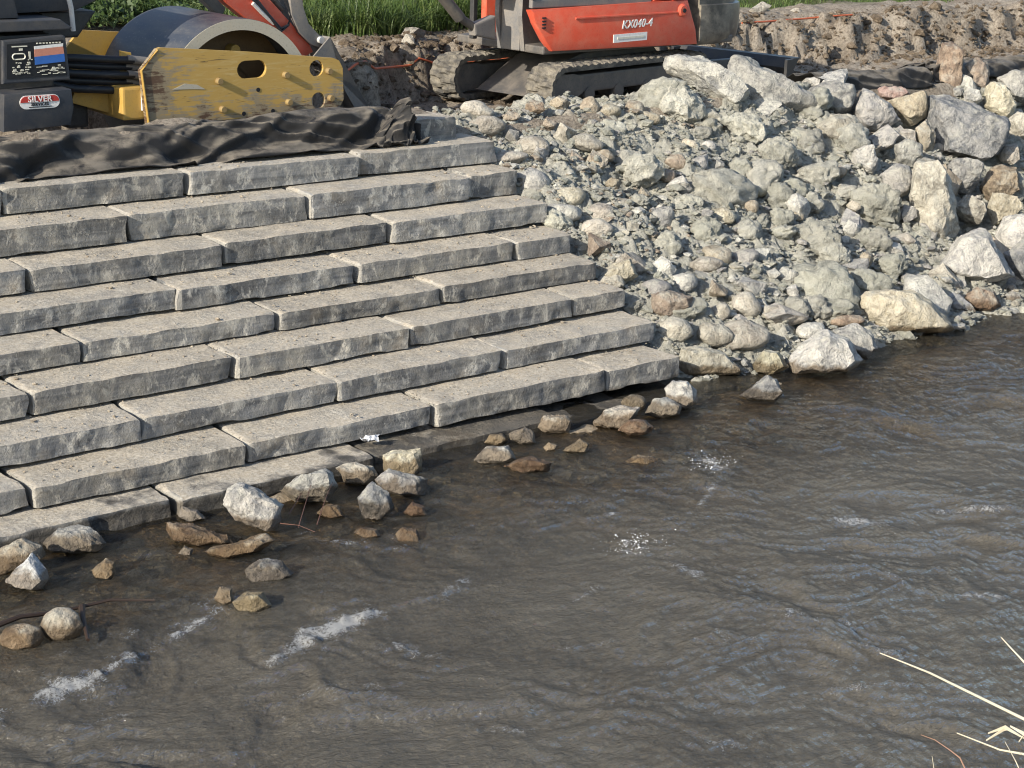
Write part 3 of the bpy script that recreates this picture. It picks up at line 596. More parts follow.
REEDS = [([(4.143,-6.087,1.421),(4.128,-6.203,1.437),(4.034,-6.371,1.499),(3.842,-6.843,1.609),(3.749,-7.295,1.634),(3.667,-7.521,1.577)],0.011,'straw'),([(4.306,-6.426,1.569),(4.32,-6.446,1.546),(4.271,-6.543,1.54),(4.145,-6.876,1.461),(3.957,-7.295,1.379)],0.01,'straw'),([(3.994,-6.523,1.371),(3.932,-6.721,1.425),(3.905,-6.818,1.465),(3.902,-7.063,1.515),(3.879,-7.325,1.484)],0.012,'straw'),([(3.981,-6.402,1.314),(4.013,-6.433,1.3),(3.968,-6.523,1.321),(3.912,-6.601,1.349),(3.855,-6.705,1.31),(3.802,-6.852,1.172)],0.006,'brown'),([(3.997,-6.44,1.252),(3.996,-6.453,1.217),(3.915,-6.539,1.174),(3.832,-6.643,1.084)],0.006,'straw'),([(3.868,-6.775,1.497),(3.803,-6.857,1.498),(3.814,-6.887,1.445),(3.68,-7.078,1.368)],0.006,'straw')]
REEDLEAVES = [[(3.912,-6.686,1.471),(3.954,-6.713,1.49),(3.913,-6.806,1.509)],[(3.904,-6.688,1.451),(3.951,-6.712,1.484),(3.972,-6.728,1.488)],[(3.926,-6.747,1.517),(3.915,-6.803,1.52),(3.865,-6.89,1.54)],[(3.914,-6.804,1.517),(3.9,-6.8,1.498)]]
TWIGS = [([(2.882,-1.295,-0.06),(3.099,-1.297,-0.03),(3.322,-1.299,-0.06),(3.607,-1.308,-0.06),(3.807,-1.445,-0.06)],'b'),([(3.444,-1.307,-0.06),(3.37,-1.483,-0.03),(3.3,-1.697,-0.06)],'b2'),([(4.921,-0.894,-0.05),(4.931,-1.112,-0.02),(4.953,-1.258,-0.05)],'r'),([(4.978,-1.01,-0.05),(5.217,-0.712,-0.02),(5.376,-0.501,-0.05)],'r'),([(5.094,-1.03,-0.05),(5.316,-0.778,-0.02),(5.499,-0.583,-0.05)],'r'),([(5.037,-0.795,-0.05),(5.204,-0.662,-0.02)],'r')]
CORD_A = [(9.36,5.43,1.75),(9.52,5.51,1.73),(9.69,5.6,1.78),(9.9,5.75,1.78),(10.19,6.01,1.66),(10.51,6.32,1.62),(10.82,6.6,1.58),(11.04,6.75,1.56),(11.2,6.8,1.56),(11.33,6.81,1.63),(11.47,6.83,1.59),(11.62,6.86,1.54),(11.77,6.88,1.59),(11.91,6.9,1.56),(12.05,6.92,1.54),(12.19,6.93,1.54),(12.33,6.94,1.59),(12.46,6.93,1.54),(12.59,6.92,1.54),(12.72,6.91,1.57),(12.86,6.92,1.62),(13.01,6.93,1.54),(13.17,6.95,1.54),(13.32,6.98,1.54)]
CORD_B = [(17.26,7.52,1.76),(17.51,7.53,1.76),(17.77,7.54,1.76),(18.05,7.58,1.76),(18.36,7.63,1.76),(18.64,7.65,1.76),(18.87,7.64,1.77),(19.09,7.6,1.78),(19.33,7.57,1.79),(19.61,7.59,1.79)]

# ------------------------------------------------------------------ the lie of the land
STEP_T = 0.3817                      # exposed tread
ROW_Z = [1.24, 1.02, .833, .66, .505, .33, .16, .0]          # underside of each course, top course first
ROW_TOP = [1.44] + ROW_Z[:7]
WATER_Z = -0.12


def face_line(x):
    """how far back the cut soil face stands"""
    return 6.9 - 1.35 * sstep(8.7, 9.2, x) * (1 - sstep(9.9, 10.6, x)) + .35 * sstep(13, 18, x)


def ground_h(x, y):
    x = np.asarray(x, float); y = np.asarray(y, float)
    bed = -.18 - .05 * sstep(-.3, -1.2, y) - .5 * sstep(-1.1, -2.6, y) + .05 * fbm(x * 1.3, y * 1.3, oct=3, seed=3) + .03 * fbm(x * 5, y * 5, oct=2, seed=5)
    near = np.clip((-6.0 - y) * .98 - .45, -.6, 2.35) + .12 * fbm(x * .8, y * .8, oct=3, seed=9)
    river = np.where(y < -5.0, np.maximum(bed, near), bed)
    slope = .464 * y - .36
    bermx = 1 - sstep(8.95, 9.25, x)
    crest = 1.50 + .17 * bermx + .05 * fbm(x * 1.7, y * 1.7, oct=3, seed=21)
    floor = 1.20 - .31 * np.exp(-((x - 7.3) / 1.5) ** 4) + .03 * fbm(x * 2.2, y * 2.2, oct=4, seed=23)
    yf = face_line(x) + .16 * fbm(x * 1.6, 3.3 + 0 * x, oct=4, seed=25)
    upper = 1.78 + .10 * sstep(13.5, 17.5, x) * (1 - sstep(8.2, 9.6, y)) + .06 * fbm(x * 1.1, y * 1.1, oct=4, seed=27) + .006 * np.clip(y - 8, 0, 200)
    upper = upper - .10 * sstep(12.5, 14, x)
    upper = upper + .07 * fbm(x * 4, y * 4, oct=3, seed=29) * (1 - sstep(7.4, 8.4, y)) * sstep(12.5, 14.5, x)
    z = np.where(y < -.25, river, slope)
    z = np.where(y > -.25, np.maximum(slope, np.where(y < .2, -.22, -9)), z)
    t = sstep(3.02, 3.22, y); z = z * (1 - t) + crest * t
    t = sstep(3.45, 4.1, y); z = z * (1 - t) + floor * t
    wob = .10 * fbm(x * 6, y * 6, oct=3, seed=33)
    t = sstep(-.12, .16 + .35 * sstep(12, 14, x), y - yf + wob * (1 + sstep(12, 14, x)) + .12 * fbm(x * 2.5, z * 5, oct=3, seed=34)); z = z * (1 - t) + upper * t
    rough = sstep(3.4, 3.9, y) * (1 - sstep(8.5, 10.5, y))
    z = z + rough * (.03 * fbm(x * 7, y * 7, oct=3, seed=35))
    return z


def bank_h(x, y, fine=True):
    x = np.asarray(x, float); y = np.asarray(y, float)
    base = -.12 + (y + .2) * .463 - .035
    base = np.where(base > 1.50, 1.50 + (base - 1.5) * .15, base)
    base = base - .5 * sstep(3.75, 4.3, y)
    base = base - .13 * sstep(13.2, 14.4, x)
    z = base + .075 * fbm(x * 1.3, y * 1.3, oct=3, seed=41) + .05 * ridged(x * 2.6, y * 2.6, oct=3, seed=43) - .03
    if fine:
        z = z + .032 * fbm(x * 9, y * 9, oct=4, seed=45, gain=.6) + .02 * ridged(x * 17, y * 17, oct=3, seed=46)
    z = z - .35 * (1 - sstep(8.95, 9.35, x)) - .3 * sstep(.0, -.5, y)
    return z


def axis(parts):
    out = []
    for a, b, s in parts:
        n = max(1, int(round((b - a) / s)))
        out.append(np.linspace(a, b, n, endpoint=False))
    out.append(np.array([parts[-1][1]]))
    return np.concatenate(out)


gx = axis([(-420, -60, 40), (-60, 0, 4), (0, 4, .5), (4, 19, .045), (19, 28, .1), (28, 80, 3), (80, 420, 40)])
gy = axis([(-420, -60, 40), (-60, -10, 4), (-10, -2, .2), (-2, 0, .06), (0, 3, .15), (3, 9, .045), (9, 14, .1), (14, 40, 2), (40, 420, 40)])
X, Y = np.meshgrid(gx, gy)
Z = ground_h(X, Y)
n = NT('ground_soil')
vw = n.world()
a = n.noise(vw, 2.0, 6, .65, .4); b = n.noise(vw, 26.0, 5, .75, .3); d = n.noise(vw, 95.0, 3, .7)
c = n.ramp(a, [(.32, (.24, .20, .155)), (.5, (.38, .325, .26)), (.68, (.50, .44, .36))])
c = n.mix(n.ramp(b, [(.35, .7), (.55, 0.0)]), c, (.07, .052, .037))
c = n.mix(n.ramp(b, [(.55, 0.0), (.75, .6)]), c, (.42, .35, .265))
yy = n.math('ADD', n.sep(vw, 1), n.math('MULTIPLY', n.noise(vw, .8, 4, .6), 1.6))
c = n.mix(n.ramp(n.math('MULTIPLY', yy, .05), [(.50, 0.0), (.54, 1.0)]), c, n.ramp(n.noise(vw, 3, 5, .7), [(.3, (.035, .055, .014)), (.7, (.11, .125, .04))]))
zz = n.sep(vw, 2)
c = n.mix(n.ramp(n.math('ADD', zz, .6), [(.46, 1.0), (.56, 0.0)]), c, n.ramp(n.noise(vw, 9.0, 5, .7, .4), [(.3, (.22, .165, .105)), (.5, (.44, .345, .23)), (.7, (.62, .53, .39))]))
GROUNDM = n.done(c, .95, n.bump(n.math('ADD', b, n.math('MULTIPLY', d, .4)), 1.0, .05), spec=.15)
ground = obj('ground', mesh_np('ground', np.stack([X.ravel(), Y.ravel(), Z.ravel()], 1), grid_faces(len(gx), len(gy)), GROUNDM, True))
tag(ground, kind='structure')

# ------------------------------------------------------------------ the river
wx = axis([(-420, -60, 40), (-60, 0, 3), (0, 2.4, .2), (2.4, 15.5, .022), (15.5, 24, .15), (24, 90, 3), (90, 420, 40)])
wy = axis([(-7.2, -5.4, .06), (-5.4, .35, .022), (.35, .8, .15)])
X, Y = np.meshgrid(wx, wy)
mid = sstep(-.5, -2.2, Y)
lively = (.36 + .72 * np.clip(mid * (.45 + .25 * sstep(5, 9, X)) + .5 * sstep(7.5, 11.5, X), 0, 1)) * (.75 + .35 * fbm(X * .6, Y * .8, oct=2, seed=59))
fade = sstep(0, 2.4, X) * (1 - sstep(15.5, 24, X))
wxp = X + .45 * fbm(X * .9, Y * 1.1, oct=3, seed=61); wyp = Y + .38 * fbm(X * 1.0, Y * 1.0, oct=3, seed=62)
ca, sa = math.cos(-.55), math.sin(-.55)
U = wxp * ca + wyp * sa; V = -wxp * sa + wyp * ca
wm = sstep(-.35, .35, fbm(X * .45, Y * .6, oct=2, seed=60))
w = .050 * fbm(U * .8, V * 1.4, oct=3, seed=63) + .016 * ridged(U * 1.1 + 3, V * 2.0, oct=2, seed=64)
w = w + .012 * fbm(U * 1.9, V * 3.0, oct=2, seed=65) + .010 * ridged(U * 1.7, V * 3.1, oct=2, seed=66)
w = w + .0118 * (ridged(U * 3.4, V * 5.6, oct=3, seed=67) * wm + ridged(wxp * 3.0 + 4, wyp * 5.5, oct=3, seed=68) * (1 - wm))
w = w + .0050 * (ridged(U * 9, V * 12, oct=2, seed=69) * (1 - wm) + ridged(wxp * 8 + wyp * 4, wyp * 11, oct=2, seed=70) * wm)
w = w * lively * (.35 + .65 * fade)
w = w + .0035 * fbm(X * 5 + Y * 3, Y * 8, oct=3, seed=71)
foam_glint = np.zeros_like(X)
for pl, r, st in FOAM:
    st = min(.86, .34 + .50 * st); r = r * .95
    pl = np.array(pl)
    dmin = np.full_like(X, 9.0)
    x0, x1 = pl[:, 0].min() - .6, pl[:, 0].max() + .6; y0, y1 = pl[:, 1].min() - .6, pl[:, 1].max() + .6
    sel = (X > x0) & (X < x1) & (Y > y0) & (Y < y1)
    xs, ys = X[sel], Y[sel]; dd = np.full(xs.shape, 9.0)
    for k in range(len(pl) - 1):
        A, B = pl[k], pl[k + 1]; L2 = max(1e-9, ((B - A) ** 2).sum())
        t = np.clip(((xs - A[0]) * (B[0] - A[0]) + (ys - A[1]) * (B[1] - A[1])) / L2, 0, 1)
        dd = np.minimum(dd, np.hypot(xs - A[0] - t * (B[0] - A[0]), ys - A[1] - t * (B[1] - A[1])))
    dd = dd * (1 + .5 * fbm(xs * 6, ys * 6, oct=3, seed=73))
    foam_glint[sel] = np.maximum(foam_glint[sel], st * (.50 * np.exp(-(dd / (.6 * r)) ** 2) + .42 * np.exp(-(dd / (2.6 * r)) ** 2)) * (.85 + .4 * fbm(xs * 4, ys * 4, oct=2, seed=74)))
crest = np.clip(w / .036 - .75, 0, 1) * lively
foam_glint = np.maximum(foam_glint, .72 * crest * sstep(0, .5, fbm(X * 2, Y * 2, oct=2, seed=75)))
foam_glint = np.maximum(foam_glint, .20 * lively * fade)  # low base level paints scattered white specks as glints on the moving water
# stones and edges ruffle the water
w = w + foam_glint * (.008 + .020 * ridged(X * 12, Y * 12, oct=3, seed=77))
depth = np.clip(WATER_Z - ground_h(X, Y), 0, 2)
me = mesh_np('water', np.stack([X.ravel(), Y.ravel(), (WATER_Z + w).ravel()], 1), grid_faces(len(wx), len(wy)), None, True)
at = me.attributes.new('foam_glint', 'FLOAT', 'POINT'); at.data.foreach_set('value', foam_glint.ravel().astype(np.float32))
at = me.attributes.new('depth', 'FLOAT', 'POINT'); at.data.foreach_set('value', depth.ravel().astype(np.float32))
n = NT('river_water')
vw = n.world()
rot = n.n('ShaderNodeMapping'); rot.inputs['Rotation'].default_value = (0, 0, .55); rot.inputs['Scale'].default_value = (1.0, 2.1, 1.0)
n.l(vw, rot.inputs['Vector'])
rip = n.math('ADD', n.noise(rot.outputs[0], 13.0, 5, .62, .8), n.math('MULTIPLY', n.noise(rot.outputs[0], 38.0, 3, .6, .5), .35))
nm = n.bump(rip, .75, .046)
ad = n.n('ShaderNodeAttribute', attribute_name='depth'); af = n.n('ShaderNodeAttribute', attribute_name='foam_glint')
tr = n.n('ShaderNodeBsdfTransparent'); tr.inputs[0].default_value = lin((.93, .85, .70))
df = n.n('ShaderNodeBsdfDiffuse')
n.l(n.ramp(n.noise(vw, .9, 4, .6, .3), [(.35, (.104, .093, .074)), (.65, (.140, .127, .102))]), df.inputs[0])
gl = n.n('ShaderNodeBsdfGlossy'); gl.inputs['Roughness'].default_value = .10
n.l(nm, gl.inputs['Normal']); n.l(nm, df.inputs['Normal'])
op = n.math('SUBTRACT', 1.0, n.math('POWER', 2.718, n.math('MULTIPLY', ad.outputs['Fac'], -2.3)))
m1 = n.n('ShaderNodeMixShader'); n.l(op, m1.inputs[0]); n.l(tr.outputs[0], m1.inputs[1]); n.l(df.outputs[0], m1.inputs[2])
fr = n.n('ShaderNodeFresnel'); fr.inputs['IOR'].default_value = 1.37; n.l(nm, fr.inputs['Normal'])
m2 = n.n('ShaderNodeMixShader'); n.l(fr.outputs[0], m2.inputs[0]); n.l(m1.outputs[0], m2.inputs[1]); n.l(gl.outputs[0], m2.inputs[2])
fz = n.noise(vw, 44.0, 6, .85, 1.4); fz2 = n.noise(vw, 10.0, 4, .75, .6)
fm = n.math('ADD', n.math('MULTIPLY', af.outputs['Fac'], .98), n.math('SUBTRACT', n.math('ADD', n.math('MULTIPLY', fz, 2.2), n.math('MULTIPLY', fz2, 1.1)), 2.08))
fmask = n.ramp(fm, [(.04, 0.0), (.30, .72)])
fd = n.n('ShaderNodeBsdfDiffuse'); fd.inputs[0].default_value = lin((.72, .73, .73))
n.l(n.bump(fz, 1.0, .05), fd.inputs['Normal'])
m3 = n.n('ShaderNodeMixShader'); n.l(fmask, m3.inputs[0]); n.l(m2.outputs[0], m3.inputs[1]); n.l(fd.outputs[0], m3.inputs[2])
n.l(m3.outputs[0], n.out.inputs['Surface'])
me.materials.append(n.m)
water = obj('water', me)
tag(water, kind='structure')


# ------------------------------------------------------------------ the stone steps
def slab_mesh(L, D, H, seed, rough=1.0):
    """a split stone slab: x 0..L, y 0 (front)..D, z 0..H, with chiselled front and ends"""
    nx, ny, nz = max(6, int(L / .026)), max(6, int(D / .05)), max(4, int(H / .021))
    r = np.random.default_rng(seed)
    idx = {}; co = []
    def vid(i, j, k):
        key = (i, j, k)
        if key not in idx:
            idx[key] = len(co); co.append(key)
        return idx[key]
    fs = []
    for i in range(nx):
        for k in range(nz):
            fs.append((vid(i, 0, k), vid(i + 1, 0, k), vid(i + 1, 0, k + 1), vid(i, 0, k + 1)))
            fs.append((vid(i, ny, k), vid(i, ny, k + 1), vid(i + 1, ny, k + 1), vid(i + 1, ny, k)))
        for j in range(ny):
            fs.append((vid(i, j, nz), vid(i + 1, j, nz), vid(i + 1, j + 1, nz), vid(i, j + 1, nz)))
            fs.append((vid(i, j, 0), vid(i, j + 1, 0), vid(i + 1, j + 1, 0), vid(i + 1, j, 0)))
    for j in range(ny):
        for k in range(nz):
            fs.append((vid(0, j, k), vid(0, j, k + 1), vid(0, j + 1, k + 1), vid(0, j + 1, k)))
            fs.append((vid(nx, j, k), vid(nx, j + 1, k), vid(nx, j + 1, k + 1), vid(nx, j, k + 1)))
    c = np.array(co, float)
    ty = (c[:, 1] / ny) ** 1.5
    x = c[:, 0] / nx * L; y = ty * D; z = c[:, 2] / nz * H
    # chisel facets
    m = max(4, int(L * 9))
    sx = r.uniform(0, L, m); sz = r.uniform(-.2 * H, 1.2 * H, m); am = r.uniform(.35, 1.0); sb = r.normal(0, .09, m) * am; sc = r.normal(0, .08, m) * am; s0 = r.uniform(-.002, .008, m) * am
    wxn = x + .03 * vnoise(x * 14, z * 14, seed=seed); wzn = z + .03 * vnoise(x * 14 + 9, z * 14, seed=seed + 1)
    dist = (wxn[:, None] - sx) ** 2 + ((wzn[:, None] - sz) * 1.3) ** 2
    kk = dist.argmin(1)
    wq = np.exp(-dist * 260); facet = (wq * (s0 + sb * (x[:, None] - sx) + sc * (z[:, None] - sz))).sum(1) / (wq.sum(1) + 1e-9)
    facet = np.clip(facet, -.010, .016) * .8
    front = np.exp(-(y / .02) ** 2)
    dy = front * rough * (facet + .0035 * ridged(x * 6 + z * 3, z * 5, oct=3, seed=seed + 4) * .8 + .0035 * fbm(x * 14, z * 9, oct=2, seed=seed + 5) + .007 * fbm(x * 1.2, z * 0 + 3, oct=2, seed=seed + 6))
    # the arris is knocked off here and there
    top = np.exp(-((H - z) / .012) ** 2); bot = np.exp(-(z / .012) ** 2)
    chip = np.clip(vnoise(x * 6, 5 + 0 * x, seed=seed + 8) - .15, 0, 1)
    dz = -top * (front * (.002 + .012 * chip * rough) + .003 * (1 + fbm(x * 5, y * 5, oct=3, seed=seed + 9)))
    dz = dz + bot * front * (.004 + .035 * np.clip(vnoise(x * 3.5, 8 + 0 * x, seed=seed + 10) - .42, 0, 1) * rough)
    dy = dy + front * top * (.001 + .006 * chip)
    dy = dy * (1 - .5 * np.exp(-((H - z) / .05) ** 2))
    e0 = np.exp(-(x / .025) ** 2); e1 = np.exp(-((L - x) / .025) ** 2)
    en = .010 * fbm(y * 7, z * 9, oct=3, seed=seed + 11)
    tap0, tap1 = r.normal(0, .04, 2)
    dx = e0 * (.006 + en + tap0 * (y - .2) + .25 * r.normal(0, .25) * (z - H / 2)) - e1 * (.006 - en + tap1 * (y - .2) + .25 * r.normal(0, .25) * (z - H / 2))
    rn = (e0 + e1) * front
    dy = dy + .004 * rn
    dz = dz - .003 * rn * top
    cham = np.exp(-(x / .010) ** 2) * r.uniform(.3, 1.1) * (.016 + .006 * vnoise(z * 9, y * 9, seed=seed + 14))
    dz = dz - cham * np.exp(-((H - z) / .008) ** 2)
    dy = dy + cham * np.exp(-(y / .008) ** 2) * .8
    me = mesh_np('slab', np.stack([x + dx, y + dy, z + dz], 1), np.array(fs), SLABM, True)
    me.set_sharp_from_angle(angle=math.radians(32))
    return me


steps = empty('stone_steps', (6.5, 0, 0))
tag(steps, 'terraced flight of long grey split-stone slabs stepping down to the river', 'steps')
r = np.random.default_rng(5)
sid = 100
for i, J in enumerate(JOINTS):
    yf = (7 - i) * STEP_T
    for a, b in zip(J[:-1], J[1:]):
        sid += 1
        H = ROW_TOP[i] - ROW_Z[i] + r.uniform(-.012, .0) + (.035 if i == 7 and a > 6.5 else 0)
        if i == 0: H = .195 + r.uniform(-.006, .008)
        L = b - a - r.uniform(.018, .042)
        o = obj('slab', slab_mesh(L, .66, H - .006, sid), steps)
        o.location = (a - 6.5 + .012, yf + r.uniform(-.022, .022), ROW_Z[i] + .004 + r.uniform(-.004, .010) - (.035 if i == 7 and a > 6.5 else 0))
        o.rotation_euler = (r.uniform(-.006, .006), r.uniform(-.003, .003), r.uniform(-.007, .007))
for k, (a, b) in enumerate(zip(BASEJ[:-1], BASEJ[1:])):
    sid += 1
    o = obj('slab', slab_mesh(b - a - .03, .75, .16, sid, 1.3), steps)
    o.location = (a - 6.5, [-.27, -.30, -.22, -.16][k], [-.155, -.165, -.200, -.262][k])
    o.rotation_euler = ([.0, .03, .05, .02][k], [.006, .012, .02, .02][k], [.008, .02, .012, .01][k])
# the stub of the next course up, half under the sheet
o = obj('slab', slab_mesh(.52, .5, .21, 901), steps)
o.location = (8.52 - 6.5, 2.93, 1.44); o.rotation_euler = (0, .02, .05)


# ------------------------------------------------------------------ rocks
def hull_rock(pts, target, seed, rough=.05, smooth=1, facet=True):
    bm = bmesh.new()
    for p in pts: bm.verts.new(p)
    r = bmesh.ops.convex_hull(bm, input=bm.verts)
    junk = [e for e in r['geom_interior'] + r['geom_unused'] if isinstance(e, bmesh.types.BMVert)]
    if junk: bmesh.ops.delete(bm, geom=list(set(junk)), context='VERTS')
    for _ in range(6):
        es = [e for e in bm.edges if e.calc_length() > target]
        if not es: break
        bmesh.ops.subdivide_edges(bm, edges=es, cuts=1)
        bmesh.ops.triangulate(bm, faces=bm.faces)
    for _ in range(smooth):
        bmesh.ops.smooth_vert(bm, verts=bm.verts, factor=.5 if smooth > 1 else .22, use_axis_x=True, use_axis_y=True, use_axis_z=True)
    bmesh.ops.recalc_face_normals(bm, faces=bm.faces)
    bm.normal_update()
    co = np.array([v.co for v in bm.verts]); no = np.array([v.normal for v in bm.verts])
    s = (co.max(0) - co.min(0)).max()
    f = 2.2 / s
    d = rough * s * (.9 * fbm(co[:, 0] * f, co[:, 1] * f, co[:, 2] * f, oct=2, seed=seed) + .55 * ridged(co[:, 0] * f * 1.7, co[:, 1] * f * 1.7, co[:, 2] * f * 1.7, oct=3, seed=seed + 3)
                     + .35 * fbm(co[:, 0] * f * 5, co[:, 1] * f * 5, co[:, 2] * f * 5, oct=3, seed=seed + 7) - .3)
    co = co + no * d[:, None]
    for v, p in zip(bm.verts, co): v.co = p
    me = bpy.data.meshes.new('rock')
    bm.to_mesh(me); bm.free()
    me.polygons.foreach_set("use_smooth", np.ones(len(me.polygons), bool))
    me.set_sharp_from_angle(angle=math.radians(30))
    return me


def outline_rock(outline, depth, seed, kind):
    r = np.random.default_rng(seed)
    P = np.array(outline); P = np.vstack([P, (P + np.roll(P, -1, 0)) / 2]) if kind == 'c' else P
    h = P[:, 1].max() - P[:, 1].min()
    pts = []
    rounding = {'a': (.66, .84), 'r': (.55, .7), 'c': (.6, .75)}[kind]
    cen = P.mean(0)
    for q in P:
        pts.append(RIGHT * q[0] + UP * q[1] + FWD * r.uniform(-.12, .12) * depth)
    for sgn in (-1, 1):
        sh = r.normal(0, .06, 2) * h
        for q in P:
            k = r.uniform(*rounding)
            g = cen + (q - cen) * k + sh
            pts.append(RIGHT * g[0] + UP * g[1] + FWD * sgn * depth * r.uniform(.30, .5))
        g = cen + sh
        pts.append(RIGHT * g[0] + UP * g[1] + FWD * sgn * depth * .52)
    return pts


def boulder(name, c, depth, kind, mat, outline, label, cat, group, seed):
    size = max(abs(np.array(outline)).max() * 2, depth)
    out_ = -.16 * depth if name == 'boulder' else 0.0
    me = hull_rock(outline_rock(outline, depth, seed, kind), max(.014, size * .045), seed, {'a': .034, 'r': .018, 'c': .075}[kind], {'a': 1, 'r': 4, 'c': 2}[kind])
    me.name = name
    me.materials.append(mat)
    # origin at the foot of the rock
    zmin = min(v.co.z for v in me.vertices)
    me.transform(Matrix.Translation((0, 0, -zmin)))
    o = obj(name, me, None, (c[0] + out_ * FWD[0], c[1] + out_ * FWD[1], c[2] + zmin + out_ * FWD[2]))
    tag(o, label, cat, group)
    return o


for k, (c, dep, kind, col, outl, lab) in enumerate(BOULDERS):
    inwater = c[2] < .25
    m = WETM.get(col, ROCKM[col]) if inwater else ROCKM[col]
    boulder('boulder', c, dep, kind, m, outl, lab, 'boulder', 'boulders on the rubble bank', 300 + k)
for k, (c, dep, col, outl, lab) in enumerate(RIVER):
    boulder('river_rock', c, dep, 'r' if len(outl) == 10 else 'a', WETM[col], outl, lab, 'rock', 'rocks standing in the shallows', 500 + k)


def proto(kind, seed):
    r = np.random.default_rng(seed)
    if kind == 'a':
        p = r.normal(0, 1, (15, 3)); p /= np.linalg.norm(p, axis=1)[:, None]; p *= r.uniform(.8, 1.15, (15, 1))
        me = hull_rock([Vector(q) for q in p], .24, seed, .035, 1)
    else:
        bm = bmesh.new(); bmesh.ops.create_icosphere(bm, subdivisions=4 if kind == 'c' else 3, radius=1.0)
        co = np.array([v.co for v in bm.verts])
        d = .24 * fbm(co[:, 0] * 1.0, co[:, 1] * 1.0, co[:, 2] * 1.0, oct=2, seed=seed) + .05 * ridged(co[:, 0] * 1.3, co[:, 1] * 1.3, co[:, 2] * 1.3, oct=2, seed=seed + 1) if kind == 'r' else \
            .22 * fbm(co[:, 0] * 1.3, co[:, 1] * 1.3, co[:, 2] * 1.3, oct=3, seed=seed, gain=.6) + .13 * ridged(co[:, 0] * 3, co[:, 1] * 3, co[:, 2] * 3, oct=3, seed=seed + 2) - .05
        co = co * (1 + d)[:, None]
        for v, q in zip(bm.verts, co): v.co = q
        me = bpy.data.meshes.new('cobble'); bm.to_mesh(me); bm.free()
        me.polygons.foreach_set("use_smooth", np.ones(len(me.polygons), bool))
    return me


PROTO = {}
for kind, cols in (('r', ('cream', 'white', 'yellow', 'tan', 'grey', 'brown')), ('a', ('cream', 'white', 'yellow', 'tan', 'grey', 'brown')), ('c', ('clay',))):
    for col in cols:
        PROTO[kind, col] = []
        for s in range(7 if kind == 'c' else 3):
            me = proto(kind, 700 + len(PROTO) * 10 + s); me.materials.append(ROCKM[col]); PROTO[kind, col].append(me)

bx = axis([(8.9, 19.5, .021)]); by = axis([(-.6, 4.3, .021)])
X, Y = np.meshgrid(bx, by)
Z = bank_h(X, Y)
# push the lumps sideways too, so that clods overhang a little
X2 = X + .022 * fbm(X * 11, Y * 11, oct=3, seed=47); Y2 = Y + .022 * fbm(X * 11 + 50, Y * 11, oct=3, seed=48)
rubble = empty('rubble_bank', (13.0, 0, 0))
tag(rubble, 'steep bank of clay-smeared rubble and cobbles right of the stone steps', 'rubble')
core = obj('clay_slope', mesh_np('clay_slope', np.stack([X2.ravel() - 13, Y2.ravel(), Z.ravel()], 1), grid_faces(len(bx), len(by)), CLAYM, True), rubble)
core["kind"] = 'structure'
RZ = math.atan2(RIGHT[1], RIGHT[0])


def cobble(p, sx, sy, sz, kind, col, rot):
    o = bpy.data.objects.new('cobble', rnd.choice(PROTO[kind, col]))
    o.location = (p[0] - 13.0, p[1], p[2]); o.scale = (sx, sy, sz); o.rotation_euler = rot
    link(o, rubble)
    return o


taken = [(b[0][0], b[0][1], b[1]) for b in BOULDERS]
for (x, y, z, w, h, kind, col) in COBBLES:
    cobble((x, y, z), w * .54, (w + h) * .25, h * (.52 if kind == 'r' else .62), kind, col, (rnd.uniform(-.25, .25), rnd.uniform(-.2, .2), RZ + rnd.uniform(-.3, .3)))
    taken.append((x, y, w))
cnt = 0
while cnt < 205:
    x = rnd.uniform(9.35, 18.2); y = rnd.uniform(-.1, 3.6)
    if rnd.random() > .55 and x < 10.6 + .3 * y: continue
    s = min(.24, .045 * math.exp(rnd.gauss(.35, .5)))
    if x > 13.6 and rnd.random() < .7: s *= 2.0
    elif x > 10.6 and rnd.random() < .45: s *= 1.8
    if any((x - a) ** 2 + (y - b) ** 2 < (.42 * q) ** 2 for a, b, q in taken): continue
    right = x > 14.0
    if right: kind, col = rnd.choice([('a', 'white'), ('a', 'cream'), ('a', 'grey'), ('a', 'tan'), ('c', 'clay')])
    elif x < 10.8: kind, col = rnd.choice([('r', 'cream'), ('a', 'cream'), ('a', 'white'), ('c', 'clay'), ('c', 'clay'), ('c', 'clay'), ('a', 'grey'), ('a', 'white')])
    else: kind, col = rnd.choice([('c', 'clay')] * 8 + [('a', 'white'), ('a', 'grey'), ('a', 'white'), ('a', 'cream')])
    z = float(bank_h(np.array([x]), np.array([y]), False)[0]) + .25 * s
    cobble((x, y, z), s * rnd.uniform(.9, 1.5), s * rnd.uniform(.8, 1.2), s * rnd.uniform(.6, 1.0), kind, col, (rnd.uniform(-.6, .6), rnd.uniform(-.6, .6), rnd.uniform(0, 6.3)))
    taken.append((x, y, s)); cnt += 1


